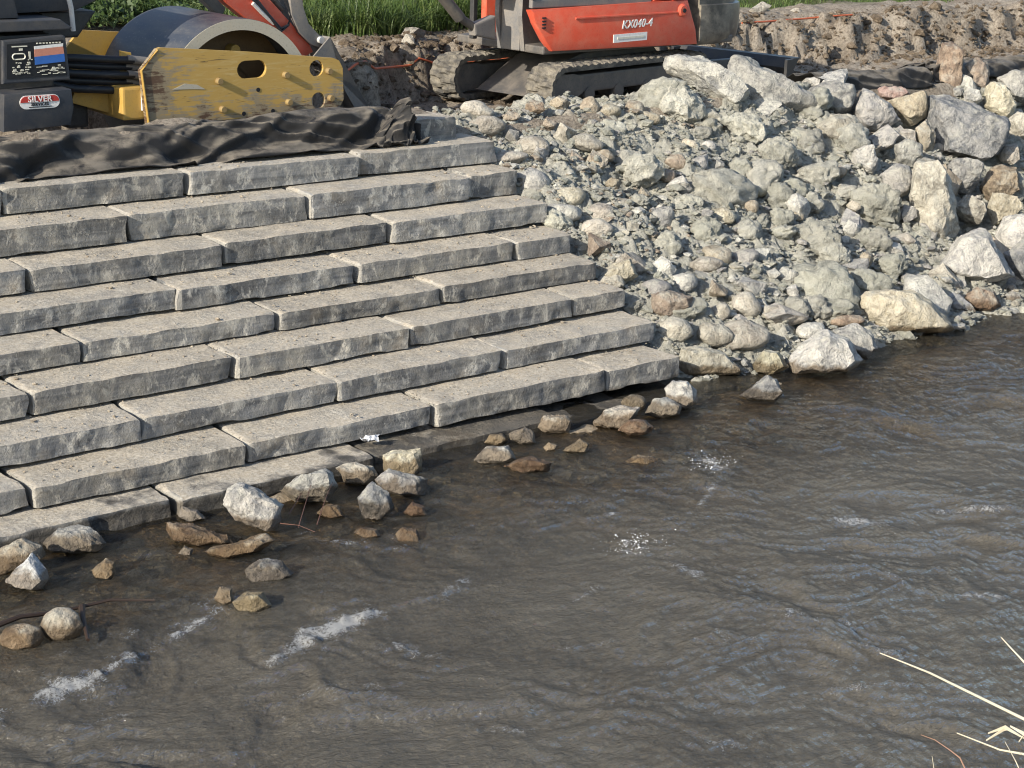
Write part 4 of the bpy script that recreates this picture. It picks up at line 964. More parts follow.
def bits(name, P, S, mat, seed, sub=1, flat=.75, parent=None, off=(0, 0, 0)):
    """many small irregular lumps in one mesh"""
    r = np.random.default_rng(seed)
    bm = bmesh.new(); bmesh.ops.create_icosphere(bm, subdivisions=sub, radius=1.0)
    bv = np.array([v.co for v in bm.verts]); bf = np.array([[v.index for v in f.verts] for f in bm.faces]); bm.free()
    nP = len(P); nv = len(bv)
    V = bv[None] * (1 + r.normal(0, .22, (nP, nv, 1)))
    sc = S[:, None, None] * np.stack([r.uniform(.8, 1.4, nP), r.uniform(.8, 1.4, nP), r.uniform(.5, 1.0, nP) * flat], 1)[:, None, :]
    V = V * sc
    a = r.uniform(0, 6.283, nP); ca, sa = np.cos(a)[:, None], np.sin(a)[:, None]
    V = np.stack([V[..., 0] * ca - V[..., 1] * sa, V[..., 0] * sa + V[..., 1] * ca, V[..., 2]], -1)
    V = V + P[:, None, :] - np.array(off)
    Fc = (bf[None] + (np.arange(nP) * nv)[:, None, None]).reshape(-1, 3)
    o = obj(name, mesh_np(name, V.reshape(-1, 3), Fc, mat, False), parent)
    o["kind"] = 'stuff'
    return o


r = np.random.default_rng(91)
N = 24000
bxs = r.uniform(9.25, 18.5, N); bys = r.uniform(-.25, 3.75, N)
S = np.clip(.013 * np.exp(r.normal(0, .6, N)), .005, .06)
bits('clay_clods', np.stack([bxs, bys, bank_h(bxs, bys) + S * .3], 1), S, CLAYM, 92, 1, .85, rubble, (13, 0, 0))
N = 900
bxs = np.concatenate([r.uniform(9.2, 10.8, N // 2), r.normal(12.0, .25, N // 4), r.uniform(14, 18, N // 4)]); bys = np.concatenate([r.uniform(1.2, 3.7, N // 2), r.normal(3.3, .18, N // 4), r.uniform(2.6, 3.8, N // 4)])
S = np.clip(.014 * np.exp(r.normal(0, .5, len(bxs))), .006, .05)
bits('gravel', np.stack([bxs, bys, bank_h(bxs, bys) + S * .4], 1), S, ROCKM['tan'], 93, 1, .85, rubble, (13, 0, 0))
for nm_, col_, cnt_, sd_ in (('stone_chips', 'white', 1500, 94), ('stone_chips', 'grey', 900, 95), ('stone_chips', 'cream', 900, 96)):
    bxs = r.uniform(9.3, 18.3, cnt_); bys = r.uniform(-.2, 3.7, cnt_)
    S = np.clip(.020 * np.exp(r.normal(0, .5, cnt_)), .009, .07)
    bits(nm_, np.stack([bxs, bys, bank_h(bxs, bys) + S * .35], 1), S, ROCKM[col_], sd_, 1, .85, rubble, (13, 0, 0))
# grit on the treads
Ps = []; Ss = []
for i in range(8):
    m = 420
    xx = r.uniform(JOINTS[i][0], 9.3, m); yy = (7 - i) * STEP_T + r.uniform(.02, STEP_T + .02, m)
    k = (fbm(xx * 1.7, yy * 2, oct=2, seed=95 + i) > -.15)
    s = np.clip(.0045 * np.exp(r.normal(0, .5, m)), .002, .016)
    Ps.append(np.stack([xx, yy, np.full(m, ROW_TOP[i] - .004) + s * .3], 1)[k]); Ss.append(s[k])
crumbs = bits('crumbs', np.concatenate(Ps), np.concatenate(Ss), ROCKM['tan'], 97, 1, .7)
tag(crumbs, 'crumbs of dirt and stone chips scattered over the treads', 'crumbs')
# soil clods on the cut floor and its broken face
N = 6500
bxs = r.uniform(8.2, 24, N); yfl = face_line(bxs)
bys = np.where(r.random(N) < .65, yfl + r.normal(0, .28, N), r.uniform(3.6, 8.2, N))
S = np.clip(.020 * np.exp(r.normal(0, .5, N)), .008, .09)
k = ~((bxs < 9.0) & (bys < 3.6))
o = bits('soil_clods', np.stack([bxs, bys, ground_h(bxs, bys) + S * .2], 1)[k], S[k], SOILM, 98, 1, .9)
tag(o, 'brown soil clods broken from the cut face behind the machines', 'soil')
N = 900
bxs = r.uniform(4.6, 9.0, N); bys = r.uniform(3.5, 4.3, N); S = np.clip(.018 * np.exp(r.normal(0, .5, N)), .008, .06)
o = bits('gravel_heap', np.stack([bxs, bys, ground_h(bxs, bys) + S * .3], 1), S, ROCKM['tan'], 99, 1, .9)
tag(o, 'loose tan gravel strewn beside the roller', 'gravel')

# stones lying on the bed under the shallow water
for cnt_, col_, sd_ in ((150, 'cream', 101), (130, 'tan', 102), (90, 'white', 103)):
    bxs = r.uniform(2.8, 9.6, cnt_); bys = -.32 - np.abs(r.normal(0, .55, cnt_)); S = np.clip(.075 * np.exp(r.normal(0, .4, cnt_)), .035, .17)
    zz = np.maximum(ground_h(bxs, bys) + S * .1, WATER_Z - .035 - S * .85)
    zz = np.minimum(zz, WATER_Z - .025 - S * .80)
    o = bits('bed_stones', np.stack([bxs, bys, zz], 1), S, ROCKM[col_], sd_, 2, .75)
    tag(o, {'cream': 'pale brown', 'tan': 'dark tan', 'white': 'whitish'}[col_] + ' stones lying under the shallow water along the steps', 'stones')

# ------------------------------------------------------------------ machines
ORANGE = paint_mat('orange_paint', (.62, .088, .045), .42, .3, (.50, .30, .2))
DKSTEEL = paint_mat('dark_steel', (.085, .08, .075), .5, .55, (.24, .20, .155))
GREYSTEEL = paint_mat('grey_steel', (.15, .145, .14), .55, .6, (.29, .24, .18))
BLACKP = paint_mat('black_paint', (.024, .025, .028), .45, .5, (.10, .09, .075))
PANELP = paint_mat('slate_panel', (.034, .038, .047), .5, .45, (.12, .105, .085))
RUBBER = paint_mat('muddy_rubber', (.07, .066, .06), .85, .85, (.30, .265, .205), spec=.2)
HOSEM = flat_mat('hose_rubber', (.018, .019, .022), .45)
CHROME = flat_mat('chrome', (.55, .54, .52), .25, .6)
WHITEM = flat_mat('white_decal', (.72, .71, .68), .55)
REDM = flat_mat('red_decal', (.45, .045, .035), .5)
BLUEM = flat_mat('blue_decal', (.035, .13, .42), .5)
SALMON = flat_mat('salmon_decal', (.52, .22, .15), .5)
BLACKD = flat_mat('black_decal', (.012, .013, .016), .5)
CREAMD = flat_mat('cream_decal', (.62, .60, .50), .5)
GLASSM = NT('cab_glass').done((.10, .12, .12), .08, spec=.6)
YELLOW = paint_mat('yellow_paint', (.48, .29, .06), .5, .35, (.30, .22, .12))


def worn_yellow():
    n = NT('worn_yellow_plate')
    v = n.coord('Object')
    sv = n.coord('Object', scale=(1.6, 1, 14))
    streak = n.noise(sv, 2.4, 6, .75, .8)
    blot = n.noise(v, 3.2, 5, .65, .5)
    z = n.sep(v, 2); x = n.sep(v, 0)
    c = n.mix(n.ramp(streak, [(.5, 0.0), (.66, .55)]), (.43, .275, .075), (.50, .38, .17))
    # bare metal where the paint is rubbed off, rust along the lower and hind edge
    low = n.math('MULTIPLY', n.math('SUBTRACT', .96, z), 1.9)
    hind = n.math('MULTIPLY', n.math('SUBTRACT', -.50, x), 1.25)
    edge = n.math('MAXIMUM', low, hind)
    bare = n.math('ADD', edge, n.math('MULTIPLY', n.math('SUBTRACT', n.math('ADD', streak, n.math('MULTIPLY', blot, .9)), .95), 1.7))
    c = n.mix(n.ramp(bare, [(.18, 0.0), (.34, 1.0)]), c, n.mix(streak, (.17, .125, .07), (.36, .30, .20)))
    c = n.mix(n.ramp(bare, [(.48, 0.0), (.62, 1.0)]), c, n.mix(blot, (.055, .032, .02), (.13, .075, .045)))
    scr = n.noise(n.coord('Object', scale=(1.3, 1, 22)), 3.0, 3, .5, 1.5)
    c = n.mix(n.ramp(scr, [(.66, 0.0), (.70, .8)]), c, (.06, .045, .03))
    return n.done(c, .55, n.bump(streak, .2, .004), spec=.4)


WORNY = worn_yellow()


def drum_mat():
    n = NT('drum_steel')
    v = n.coord('Object')
    a = n.noise(v, 40.0, 4, .7); b = n.noise(n.coord('Object', scale=(1, .25, 1)), 7.0, 5, .7)
    c = n.mix(n.ramp(b, [(.4, 0.0), (.7, 1.0)]), (.055, .062, .078), (.115, .115, .115))
    c = n.mix(n.ramp(a, [(.58, 0.0), (.72, .5)]), c, (.30, .28, .24))
    return n.done(c, n.math('ADD', n.math('MULTIPLY', b, .25), .38), n.bump(a, .3, .004), metal=.35, spec=.5)


def stadium(x0, x1, z0, z1, n=10):
    r = (z1 - z0) / 2; cz = (z0 + z1) / 2
    out = [(x1 - r + r * math.cos(t), cz + r * math.sin(t)) for t in [(-.5 + k / n) * math.pi for k in range(n + 1)]]
    out += [(x0 + r + r * math.cos(t), cz + r * math.sin(t)) for t in [(.5 + k / n) * math.pi for k in range(n + 1)]]
    return out


def circ(cx, cz, r, n=18):
    return [(cx + r * math.cos(2 * math.pi * k / n), cz + r * math.sin(2 * math.pi * k / n)) for k in range(n)]


def holed_plate(outer, holes, y0, y1):
    mb = MB(); bm = mb.bm; es = []
    for lp in [outer] + holes:
        vs = [bm.verts.new((p[0], y0, p[1])) for p in lp]
        es += [bm.edges.new((vs[i], vs[(i + 1) % len(vs)])) for i in range(len(vs))]
    r = bmesh.ops.triangle_fill(bm, use_beauty=True, edges=es)
    fs = [g for g in r['geom'] if isinstance(g, bmesh.types.BMFace)]
    ex = bmesh.ops.extrude_face_region(bm, geom=fs)
    for g in ex['geom']:
        if isinstance(g, bmesh.types.BMVert): g.co.y = y1
    bm.faces.ensure_lookup_table()
    old = [f for f in fs if f.is_valid]
    have = {tuple(sorted(round(v.co.y, 5) for v in f.verts)) for f in old}
    if all(abs(v.co.y - y0) > 1e-6 for f in old for v in f.verts): pass
    # extrusion removes the first skin when it is open: put it back
    front = [f for f in bm.faces if all(abs(v.co.y - y0) < 1e-6 for v in f.verts)]
    if not front:
        es2 = [e for e in bm.edges if e.is_boundary]
        bmesh.ops.triangle_fill(bm, use_beauty=True, edges=es2)
    return mb


def text_mesh(body, size, mat, name, parent, loc, rot, shear=0.0, ext=.003, spacing=1.0, bold=0.0):
    cu = bpy.data.curves.new(name, 'FONT'); cu.body = body; cu.size = size; cu.extrude = ext; cu.shear = shear
    cu.align_x = 'CENTER'; cu.align_y = 'CENTER'; cu.space_character = spacing; cu.offset = bold
    tmp = bpy.data.objects.new(name, cu)
    me = bpy.data.meshes.new_from_object(tmp)
    bpy.data.objects.remove(tmp); bpy.data.curves.remove(cu)
    me.materials.clear(); me.materials.append(mat)
    o = obj(name, me, parent, loc); o.rotation_euler = rot
    return o


# ---- mini excavator (local x runs to its tail, -y faces the river)
ex = empty('excavator', (12.7, 5.9, 1.215), math.radians(10))
tag(ex, 'orange and black mini excavator standing on muddy rubber tracks above the rubble', 'excavator')


def track(yc, x0):
    x1, z0, z1, wd = 1.75, .0, .52, .38
    r = (z1 - z0) / 2; st = x1 - x0 - 2 * r; per = 2 * st + 2 * math.pi * r; N = 300
    ys = np.linspace(-wd / 2, wd / 2, 9)
    V = []
    for k in range(N):
        s = per * k / N
        if s < st: p = (x1 - r - s, z1); nn = (0, 1)
        elif s < st + math.pi * r:
            t = math.pi / 2 + (s - st) / r; nn = (math.cos(t), math.sin(t)); p = (x0 + r + r * nn[0], z0 + r + r * nn[1])
        elif s < 2 * st + math.pi * r: p = (x0 + r + (s - st - math.pi * r), z0); nn = (0, -1)
        else:
            t = -math.pi / 2 + (s - 2 * st - math.pi * r) / r; nn = (math.cos(t), math.sin(t)); p = (x1 - r + r * nn[0], z0 + r + r * nn[1])
        for j, yy in enumerate(ys):
            ph = (s / .125 + (.5 if yy > 0 else 0) + abs(yy) * 1.2) % 1
            lug = .028 if ph < .55 else 0.0
            if j in (0, 8): lug *= .5
            V.append((p[0] + nn[0] * (lug - .028), yy, p[1] + nn[1] * (lug - .028)))
        for j, yy in enumerate(ys[::-1]):
            V.append((p[0] - nn[0] * .075, yy * .98, p[1] - nn[1] * .075))
    V = np.array(V); m = 18; F = []
    for k in range(N):
        for j in range(m):
            a = k * m + j; b = k * m + (j + 1) % m; c = ((k + 1) % N) * m + (j + 1) % m; d = ((k + 1) % N) * m + j
            F.append((a, b, c, d))
    V[:, 1] += yc
    belt = obj('track', mesh_np('track', V, np.array(F)[:, ::-1], RUBBER, False), ex)
    sp = MB().lathe([(.05, -.10), (.17, -.10), (.19, -.06), (.19, .06), (.17, .10), (.05, .10)], (x0 + r, yc, z0 + r), 'Y', 20).build('idler', GREYSTEEL, belt, True)
    MB().lathe([(.06, -.11), (.15, -.11), (.18, -.05), (.18, .05), (.15, .11), (.06, .11)], (x1 - r, yc, z0 + r), 'Y', 20).build('sprocket', DKSTEEL, belt, True)
    for q in range(4):
        MB().lathe([(.03, -.12), (.085, -.12), (.085, .12), (.03, .12)], (x0 + .75 + q * .52, yc, z0 + .165), 'Y', 14).build('roller', DKSTEEL, belt, True)
    fr = MB().box(x0 + .42, x1 - .35, yc - .11, yc + .11, z0 + .19, z1 - .13, bev=.02)
    fr.prism([(x0 + .17, .12), (x0 + .45, .12), (x0 + .62, .19), (x0 + .62, .37), (x0 + .45, .41), (x0 + .22, .41), (x0 + .12, .34), (x0 + .12, .19)], yc - .125, yc - .105, bev=.006)
    fr.build('track_frame', DKSTEEL, belt)


track(-.68, -1.20); track(.62, -1.36)
u = MB()
u.prism([(-1.05, .14), (-.70, .12), (.1, .40), (.9, .40), (1.5, .14), (1.7, .14), (1.2, .56), (-.1, .56), (-.35, .50)], -.40, .38, bev=.02)
u.build('undercarriage', DKSTEEL, ex)
MB().lathe([(.30, .54), (.42, .54), (.42, .61), (.30, .61)], (.15, 0, 0), 'Z', 32, True).build('slew_ring', DKSTEEL, ex, True)
bl = MB().prism([(3.25, .06), (3.40, .02), (3.36, .12), (3.30, .20), (3.36, .28), (3.44, .34), (3.28, .34), (3.20, .22)], -1.02, .75, bev=.008)
bl.box(3.12, 3.27, -1.04, -1.0, .05, .33); bl.box(3.12, 3.27, .72, .76, .05, .33)
blade = bl.build('blade', BLACKP, ex)
for yy in (-.42, .42):
    MB().prism([(1.3, .18), (3.24, .16), (3.24, .30), (1.3, .34)], yy - .05, yy + .05, bev=.008).build('blade_arm', DKSTEEL, ex)
MB().box(-.95, 2.1, -.74, .74, .61, .70, bev=.02).build('deck', DKSTEEL, ex)
side = [(-.87, .65), (1.42, .62), (1.38, .80), (1.22, 1.13), (.70, 1.13), (-1.20, 1.10), (-1.12, .96), (-.98, .76)]
pn = MB().prism(side, -.80, -.70, bev=.022).build('side_panel', ORANGE, ex, True)
# pressed swage line, vent slots, latch
MB().prism([(-.55, .98), (1.15, .99), (1.15, 1.01), (-.55, 1.0)], -.812, -.798, bev=.003).build('swage', ORANGE, pn)
for k in range(4):
    MB().box(-1.04, -.99, -.815, -.795, .90 + k * .035, .915 + k * .035).build('vent_slot', BLACKD, pn)
MB().lathe([(.0, -.03), (.055, -.03), (.075, -.012), (.075, 0)], (1.13, -.80, 1.02), 'Y', 18).build('latch', ORANGE, pn, True)
MB().lathe([(.0, -.012), (.025, -.012), (.025, 0)], (1.13, -.832, 1.02), 'Y', 12).build('keyhole', BLACKD, pn)
text_mesh('KX040-4', .125, WHITEM, 'lettering', pn, (.40, -.803, .895), (math.radians(90), math.radians(-1.5), 0), .25, .004, 1.05, .002)
MB().prism([(.04, .70), (.57, .71), (.57, .80), (.04, .79)], -.806, -.797).build('sticker', WHITEM, pn)
MB().prism([(.10, .735), (.52, .742), (.52, .765), (.10, .758)], -.810, -.805).build('sticker_print', CREAMD, pn)
MB().prism([(-.45, .65), (1.42, .62), (1.38, .80), (1.22, 1.13), (-.55, 1.10), (-.55, .78)], .70, .80, bev=.022).build('side_panel', ORANGE, ex, True)
# panel behind the seat, cab shell and glass
MB().prism([(.68, 1.135), (1.21, 1.135), (1.05, 1.62), (.74, 1.64)], -.78, -.60, bev=.03).build('rear_panel', ORANGE, ex, True)
MB().lathe([(.0, -.03), (.05, -.03), (.065, 0)], (1.0, -.78, 1.19), 'Y', 16).build('latch', ORANGE, ex, True)
MB().box(-1.15, .66, -.76, -.70, 1.112, 1.20, bev=.012).build('door_sill', GREYSTEEL, ex)
MB().box(-1.08, .62, -.752, -.735, 1.205, 2.28).build('door_glass', GLASSM, ex)
for xx in (-1.16, -.30, .62):
    MB().box(xx, xx + .06, -.77, -.70, 1.20, 2.32, bev=.01).build('cab_post', BLACKP, ex)
for xx in (-1.16, .62):
    MB().box(xx, xx + .06, .20, .27, .70, 2.32, bev=.01).build('cab_post', BLACKP, ex)
MB().box(-1.2, .72, -.79, .30, 2.32, 2.42, bev=.04).build('cab_roof', ORANGE, ex, True)
MB().box(-.35, .2, -.45, .05, .70, 1.15, bev=.04).box(.12, .28, -.45, .05, 1.15, 1.75, bev=.05).build('seat', BLACKP, ex, True)
# engine hood, counterweight with rounded tail
MB().box(.70, 1.7, -.55, .72, .70, 1.55, bev=.08).build('engine_hood', BLACKP, ex, True)
cwp = []
for k in range(17):
    t = -math.pi / 2 + math.pi * k / 16
    cwp.append((1.52 + 1.12 * max(0, math.cos(t)) ** .75, .80 * math.sin(t)))
cw = MB(); rings = []
for zz, sc in ((.60, .90), (.66, .97), (.78, 1.0), (1.02, 1.0), (1.06, .985), (1.07, .93), (1.16, .93), (1.2, .88)):
    rings.append([cw.bm.verts.new((1.45, -.80 * min(1, sc + .03), zz))] + [cw.bm.verts.new((1.45 + (x - 1.45) * sc, y * min(1, sc + .02), zz)) for x, y in cwp] + [cw.bm.verts.new((1.45, .80 * min(1, sc + .03), zz))])
for A, B in zip(rings[:-1], rings[1:]):
    for i in range(len(A) - 1): cw.bm.faces.new((A[i], A[i + 1], B[i + 1], B[i]))
    cw.bm.faces.new((A[-1], A[0], B[0], B[-1]))
cw.bm.faces.new(rings[0][::-1]); cw.bm.faces.new(rings[-1])
cw.build('counterweight', paint_mat('muddy_black', (.06, .057, .053), .35, .95, (.36, .31, .235), scale=2.5), ex, True, 'mud-splashed black rounded counterweight')
# swing post with its two knuckles
sw = holed_plate([(-1.24, .62), (-.92, .60), (-.86, .70), (-1.0, .74), (-1.0, .98), (-.80, 1.06), (-.74, 1.2), (-.95, 1.55), (-1.28, 1.55), (-1.30, 1.0)], [circ(-1.1, 1.36, .06)], -.30, -.24).build('swing_post', GREYSTEEL, ex)
holed_plate([(-1.24, .62), (-.92, .60), (-.86, .70), (-1.0, .74), (-1.0, .98), (-.80, 1.06), (-.74, 1.2), (-.95, 1.55), (-1.28, 1.55), (-1.30, 1.0)], [circ(-1.1, 1.36, .06)], .04, .10).build('cheek_plate', GREYSTEEL, sw)
MB().box(-1.26, -1.18, -.24, .04, .62, 1.30, bev=.015).build('web', GREYSTEEL, sw)
for zz in (.66, .98):
    MB().prism([(-1.02, zz), (-.45, zz - .02), (-.45, zz + .13), (-.70, zz + .12), (-.85, zz + .09), (-1.02, zz + .08)], -.28, .08, bev=.02).build('knuckle', GREYSTEEL, ex, True)
MB().tube([(-.88, -.1, .60), (-.88, -.1, 1.16)], .055, 14).build('swing_pin', CHROME, ex, True)
MB().tube([(-.9, -.16, .84), (-.2, -.16, .86)], .04, 10).build('swing_cylinder', CHROME, ex, True)
for k in range(3):
    MB().tube([(-1.02, -.2 + k * .08, .92), (-.85, -.24 + k * .08, .86 - .03 * k), (-.6, -.22 + k * .08, .88), (-.4, -.2 + k * .08, .86)], .02, 8).build('hose', HOSEM, ex, True)
# boom, arm, linkage, bucket
boom = [(-1.0, 1.30), (-1.22, 1.28), (-2.25, 2.55), (-2.95, 2.95), (-3.6, 2.72), (-5.05, 1.72), (-4.95, 1.52), (-3.5, 2.42), (-2.95, 2.62), (-2.45, 2.42), (-1.45, 1.22)]
bo = MB().prism([(-.98, 1.42), (-1.2, 1.5), (-2.2, 2.72), (-2.9, 3.12), (-3.55, 3.0), (-5.1, 2.05), (-5.2, 1.86), (-5.0, 1.82), (-3.5, 2.66), (-2.95, 2.72), (-2.5, 2.50), (-1.38, 1.22), (-1.12, 1.22)], -.20, 0.0, bev=.02).build('boom', ORANGE, ex, True)
MB().tube([(-1.50, -.1, .86), (-1.78, -.1, 1.02)], .045, 12).tube([(-1.74, -.1, .99), (-2.9, -.1, 2.1)], .065, 14).build('boom_cylinder', DKSTEEL, bo, True)
MB().prism([(-1.26, .74), (-1.56, .80), (-1.58, .92), (-1.28, 1.0)], -.16, -.04, bev=.02).build('cylinder_bracket', GREYSTEEL, bo)
ar = MB().prism([(-3.70, .74), (-3.76, .84), (-4.22, 1.27), (-4.95, 2.05), (-5.15, 2.22), (-5.32, 2.10), (-5.30, 1.82), (-4.70, 1.25), (-3.98, .74), (-3.84, .68)], -.17, -.03, bev=.015).build('arm', ORANGE, ex, True)
MB().tube([(-4.02, -.10, 1.16), (-4.14, -.10, 1.28)], .03, 10).tube([(-4.12, -.10, 1.26), (-4.9, -.10, 2.25)], .05, 12).build('bucket_cylinder', DKSTEEL, ar, True)
hp = MB()
for k in range(2):
    hp.tube([(-4.45, -.19, 1.30 + .05 * k), (-4.25, -.21, 1.12), (-4.12, -.215, .99 - .03 * k), (-4.02, -.20, 1.02), (-3.98, -.19, 1.12), (-4.05, -.17, 1.28)], .014, 8)
hp.build('hose', HOSEM, ar, True)
MB().tube([(-4.42, -.185, 1.24), (-4.30, -.19, 1.13), (-4.18, -.187, 1.04)], .022, 8).build('fitting', CHROME, ar, True)
MB().prism([(-4.75, 1.10), (-4.70, 1.20), (-5.15, 1.62), (-5.25, 1.55)], -.15, -.05, bev=.01).build('thumb', BLACKP, ar)
lk = MB().prism([(-3.58, .84), (-3.66, .90), (-3.80, 1.02), (-3.86, 1.18), (-3.90, 1.42), (-3.98, 1.44), (-4.02, 1.36), (-3.99, 1.12), (-3.90, .94), (-3.76, .82), (-3.66, .78)], -.22, -.16, bev=.008).build('link', GREYSTEEL, ex, True)
MB().prism([(-3.58, .84), (-3.66, .90), (-3.80, 1.02), (-3.86, 1.18), (-3.90, 1.42), (-3.98, 1.44), (-4.02, 1.36), (-3.99, 1.12), (-3.90, .94), (-3.76, .82), (-3.66, .78)], -.04, .02, bev=.008).build('link_plate', GREYSTEEL, lk, True)
MB().tube([(-3.66, -.26, .86), (-3.66, .06, .86)], .035, 12).build('pin', CHROME, lk, True)
bk = MB()
prof = [(-3.60, .86), (-3.52, .62), (-3.46, .36), (-3.30, .10), (-3.10, .02), (-3.06, .05), (-3.26, .16), (-3.38, .38), (-3.42, .62)]
bk.prism([(-3.84, .70), (-3.62, .90), (-3.52, .66), (-3.44, .36), (-3.26, .10), (-3.02, .01), (-3.12, .14), (-3.60, .55)], -.34, -.32)
bk.prism([(-3.84, .70), (-3.62, .90), (-3.52, .66), (-3.44, .36), (-3.26, .10), (-3.02, .01), (-3.12, .14), (-3.60, .55)], .12, .14)
bk.prism([(-3.62, .90), (-3.52, .66), (-3.44, .36), (-3.26, .10), (-3.02, .01), (-3.04, .03), (-3.27, .13), (-3.46, .37), (-3.54, .66), (-3.63, .88)], -.32, .12)
bk.build('bucket', GREYSTEEL, ex)

# the house is slewed a few degrees on the tracks, the boom swung on its post
def turn(names, px_, py_, deg):
    m_ = Matrix.Translation((px_, py_, 0)) @ Matrix.Rotation(math.radians(deg), 4, 'Z') @ Matrix.Translation((-px_, -py_, 0))
    for ch in ex.children:
        if ch.name.split('.')[0] in names: ch.matrix_local = m_ @ ch.matrix_local


bpy.context.view_layer.update()
turn(('deck', 'side_panel', 'rear_panel', 'latch', 'door_sill', 'door_glass', 'cab_post', 'cab_roof', 'seat', 'engine_hood', 'counterweight'), .15, 0, -7)
for ch in ex.children:
    if ch.name.split('.')[0] in ('swing_post', 'knuckle', 'swing_pin', 'swing_cylinder', 'hose'): ch.location.x += .24
turn(('boom', 'arm', 'link', 'bucket'), -.88, -.1, -6)

# ---- vibratory roller (local x runs forward to the drum, -y faces the river)
ro = empty('drum_roller', (7.6, 5.0, .90), 0)
tag(ro, 'yellow and black single-drum roller with a scraped yellow side plate', 'roller')
DR, DZ = .76, .76
dm = MB().lathe([(DR - .035, -.50), (DR - .035, -.66), (DR, -.66), (DR, .66), (DR - .035, .66), (DR - .035, .50)], (.03, 0, DZ), 'Y', 96, True).build('drum', drum_mat(), ro, True)
RIMM = paint_mat('rim_steel', (.40, .37, .30), .5, .5, (.42, .36, .26))
MB().lathe([(DR - .10, -.658), (DR - .10, -.668), (DR - .002, -.668), (DR - .002, -.658)], (.03, 0, DZ), 'Y', 96, True).build('rim', RIMM, dm, True)
INNER = paint_mat('rusty_inner', (.13, .075, .03), .6, .5, (.20, .13, .06))
MB().lathe([(.0, -.36), (.30, -.36), (.34, -.30), (DR - .036, -.28), (DR - .036, -.24), (.0, -.24)], (.03, 0, DZ), 'Y', 48).build('drum_disc', INNER, dm, True)
for k in range(6):
    a = 2 * math.pi * k / 6 + .3
    MB().lathe([(.0, -.40), (.05, -.40), (.055, -.35), (.055, -.30)], (.03 + .46 * math.cos(a), .0, DZ + .46 * math.sin(a)), 'Y', 12).build('hub_bolt', YELLOW, dm, True)
zs = .18
BOLTM = paint_mat('worn_bolt', (.27, .19, .075), .55, .8, (.16, .10, .05), scale=14.0)
outer = [(-.97, .47), (-1.02, .95), (-.86, 1.125), (-.82, 1.135), (.05, 1.06), (.93, .965), (.99, .94), (1.03, .87), (1.04, .58), (1.01, .53), (.95, .51), (.04, .475)]
outer = [(a, b + zs) for a, b in outer]
slot = stadium(-.08, .22, .825 + zs, .985 + zs, 7)
pl = holed_plate(outer, [slot, circ(.745, .88 + zs, .075), circ(.765, .585 + zs, .075)], -.80, -.76).build('side_plate', WORNY, ro)
MB().tube([(-.955, -.803, .48 + zs), (-1.008, -.803, .95 + zs), (-.85, -.803, 1.118 + zs)], .012, 6).build('plate_edge', YELLOW, pl)
for bx_, bz in ((-.27, .82), (-.24, .57), (.41, .84), (.44, .59), (.87, .85), (.89, .60)):
    MB().lathe([(.0, -.046), (.026, -.046), (.030, -.036), (.030, 0)], (bx_, -.80, bz + zs), 'Y', 14).build('bolt', BOLTM, pl, True)
for bx_, bz in ((.13, .72), (-.02, .515), (.28, .52)):
    MB().lathe([(.0, -.004), (.020, -.004), (.020, 0)], (bx_, -.80, bz + zs), 'Y', 10).build('bolt_hole', BLACKD, pl)
MB().prism([(-.72, .77 + zs), (-.60, .815 + zs), (-.48, .80 + zs), (-.40, .755 + zs), (-.55, .765 + zs)], -.804, -.798).build('worn_patch', RIMM, pl)
MB().prism([(a, b) for a, b in outer], .76, .80).build('side_plate', YELLOW, ro)
# hind cross beam, brackets and hoses
MB().box(-1.16, -.94, -.74, .74, .52 + zs, .80 + zs, bev=.02).build('cross_beam', YELLOW, ro)
MB().prism([(-1.06, .74 + zs), (-.90, .74 + zs), (-.96, 1.07 + zs), (-1.06, 1.09 + zs)], -.52, -.49, bev=.004).build('bracket', YELLOW, ro)
MB().prism([(-1.50, .66 + zs), (-1.16, .55 + zs), (-1.0, .55 + zs), (-1.0, .62 + zs), (-1.2, .74 + zs), (-1.45, .80 + zs)], -.45, -.38, bev=.006).build('gusset', YELLOW, ro)
MB().box(-.99, -.94, -.76, -.70, .60 + zs, .77 + zs).build('decal', WHITEM, ro)
for k in range(5):
    zz = 1.02 + zs - .065 * k; yy = -.55 + .05 * (k % 2)
    MB().tube([(-1.85, yy + .1, zz + .04 + .02 * k), (-1.5, yy + .03, zz + .03), (-1.15, yy, zz), (-.95, yy - .02, zz - .01), (-.75, yy - .03, zz - .04)], .034, 10).build('hose', HOSEM, ro, True)
    MB().tube([(-1.02, yy - .01, zz), (-.80, yy - .03, zz - .03)], .038, 10).build('hose_sleeve', GREYSTEEL, ro, True)
MB().tube([(-1.75, -.35, .95 + zs), (-1.4, -.45, .82 + zs), (-1.1, -.45, .86 + zs)], .028, 8).build('hose', HOSEM, ro, True)
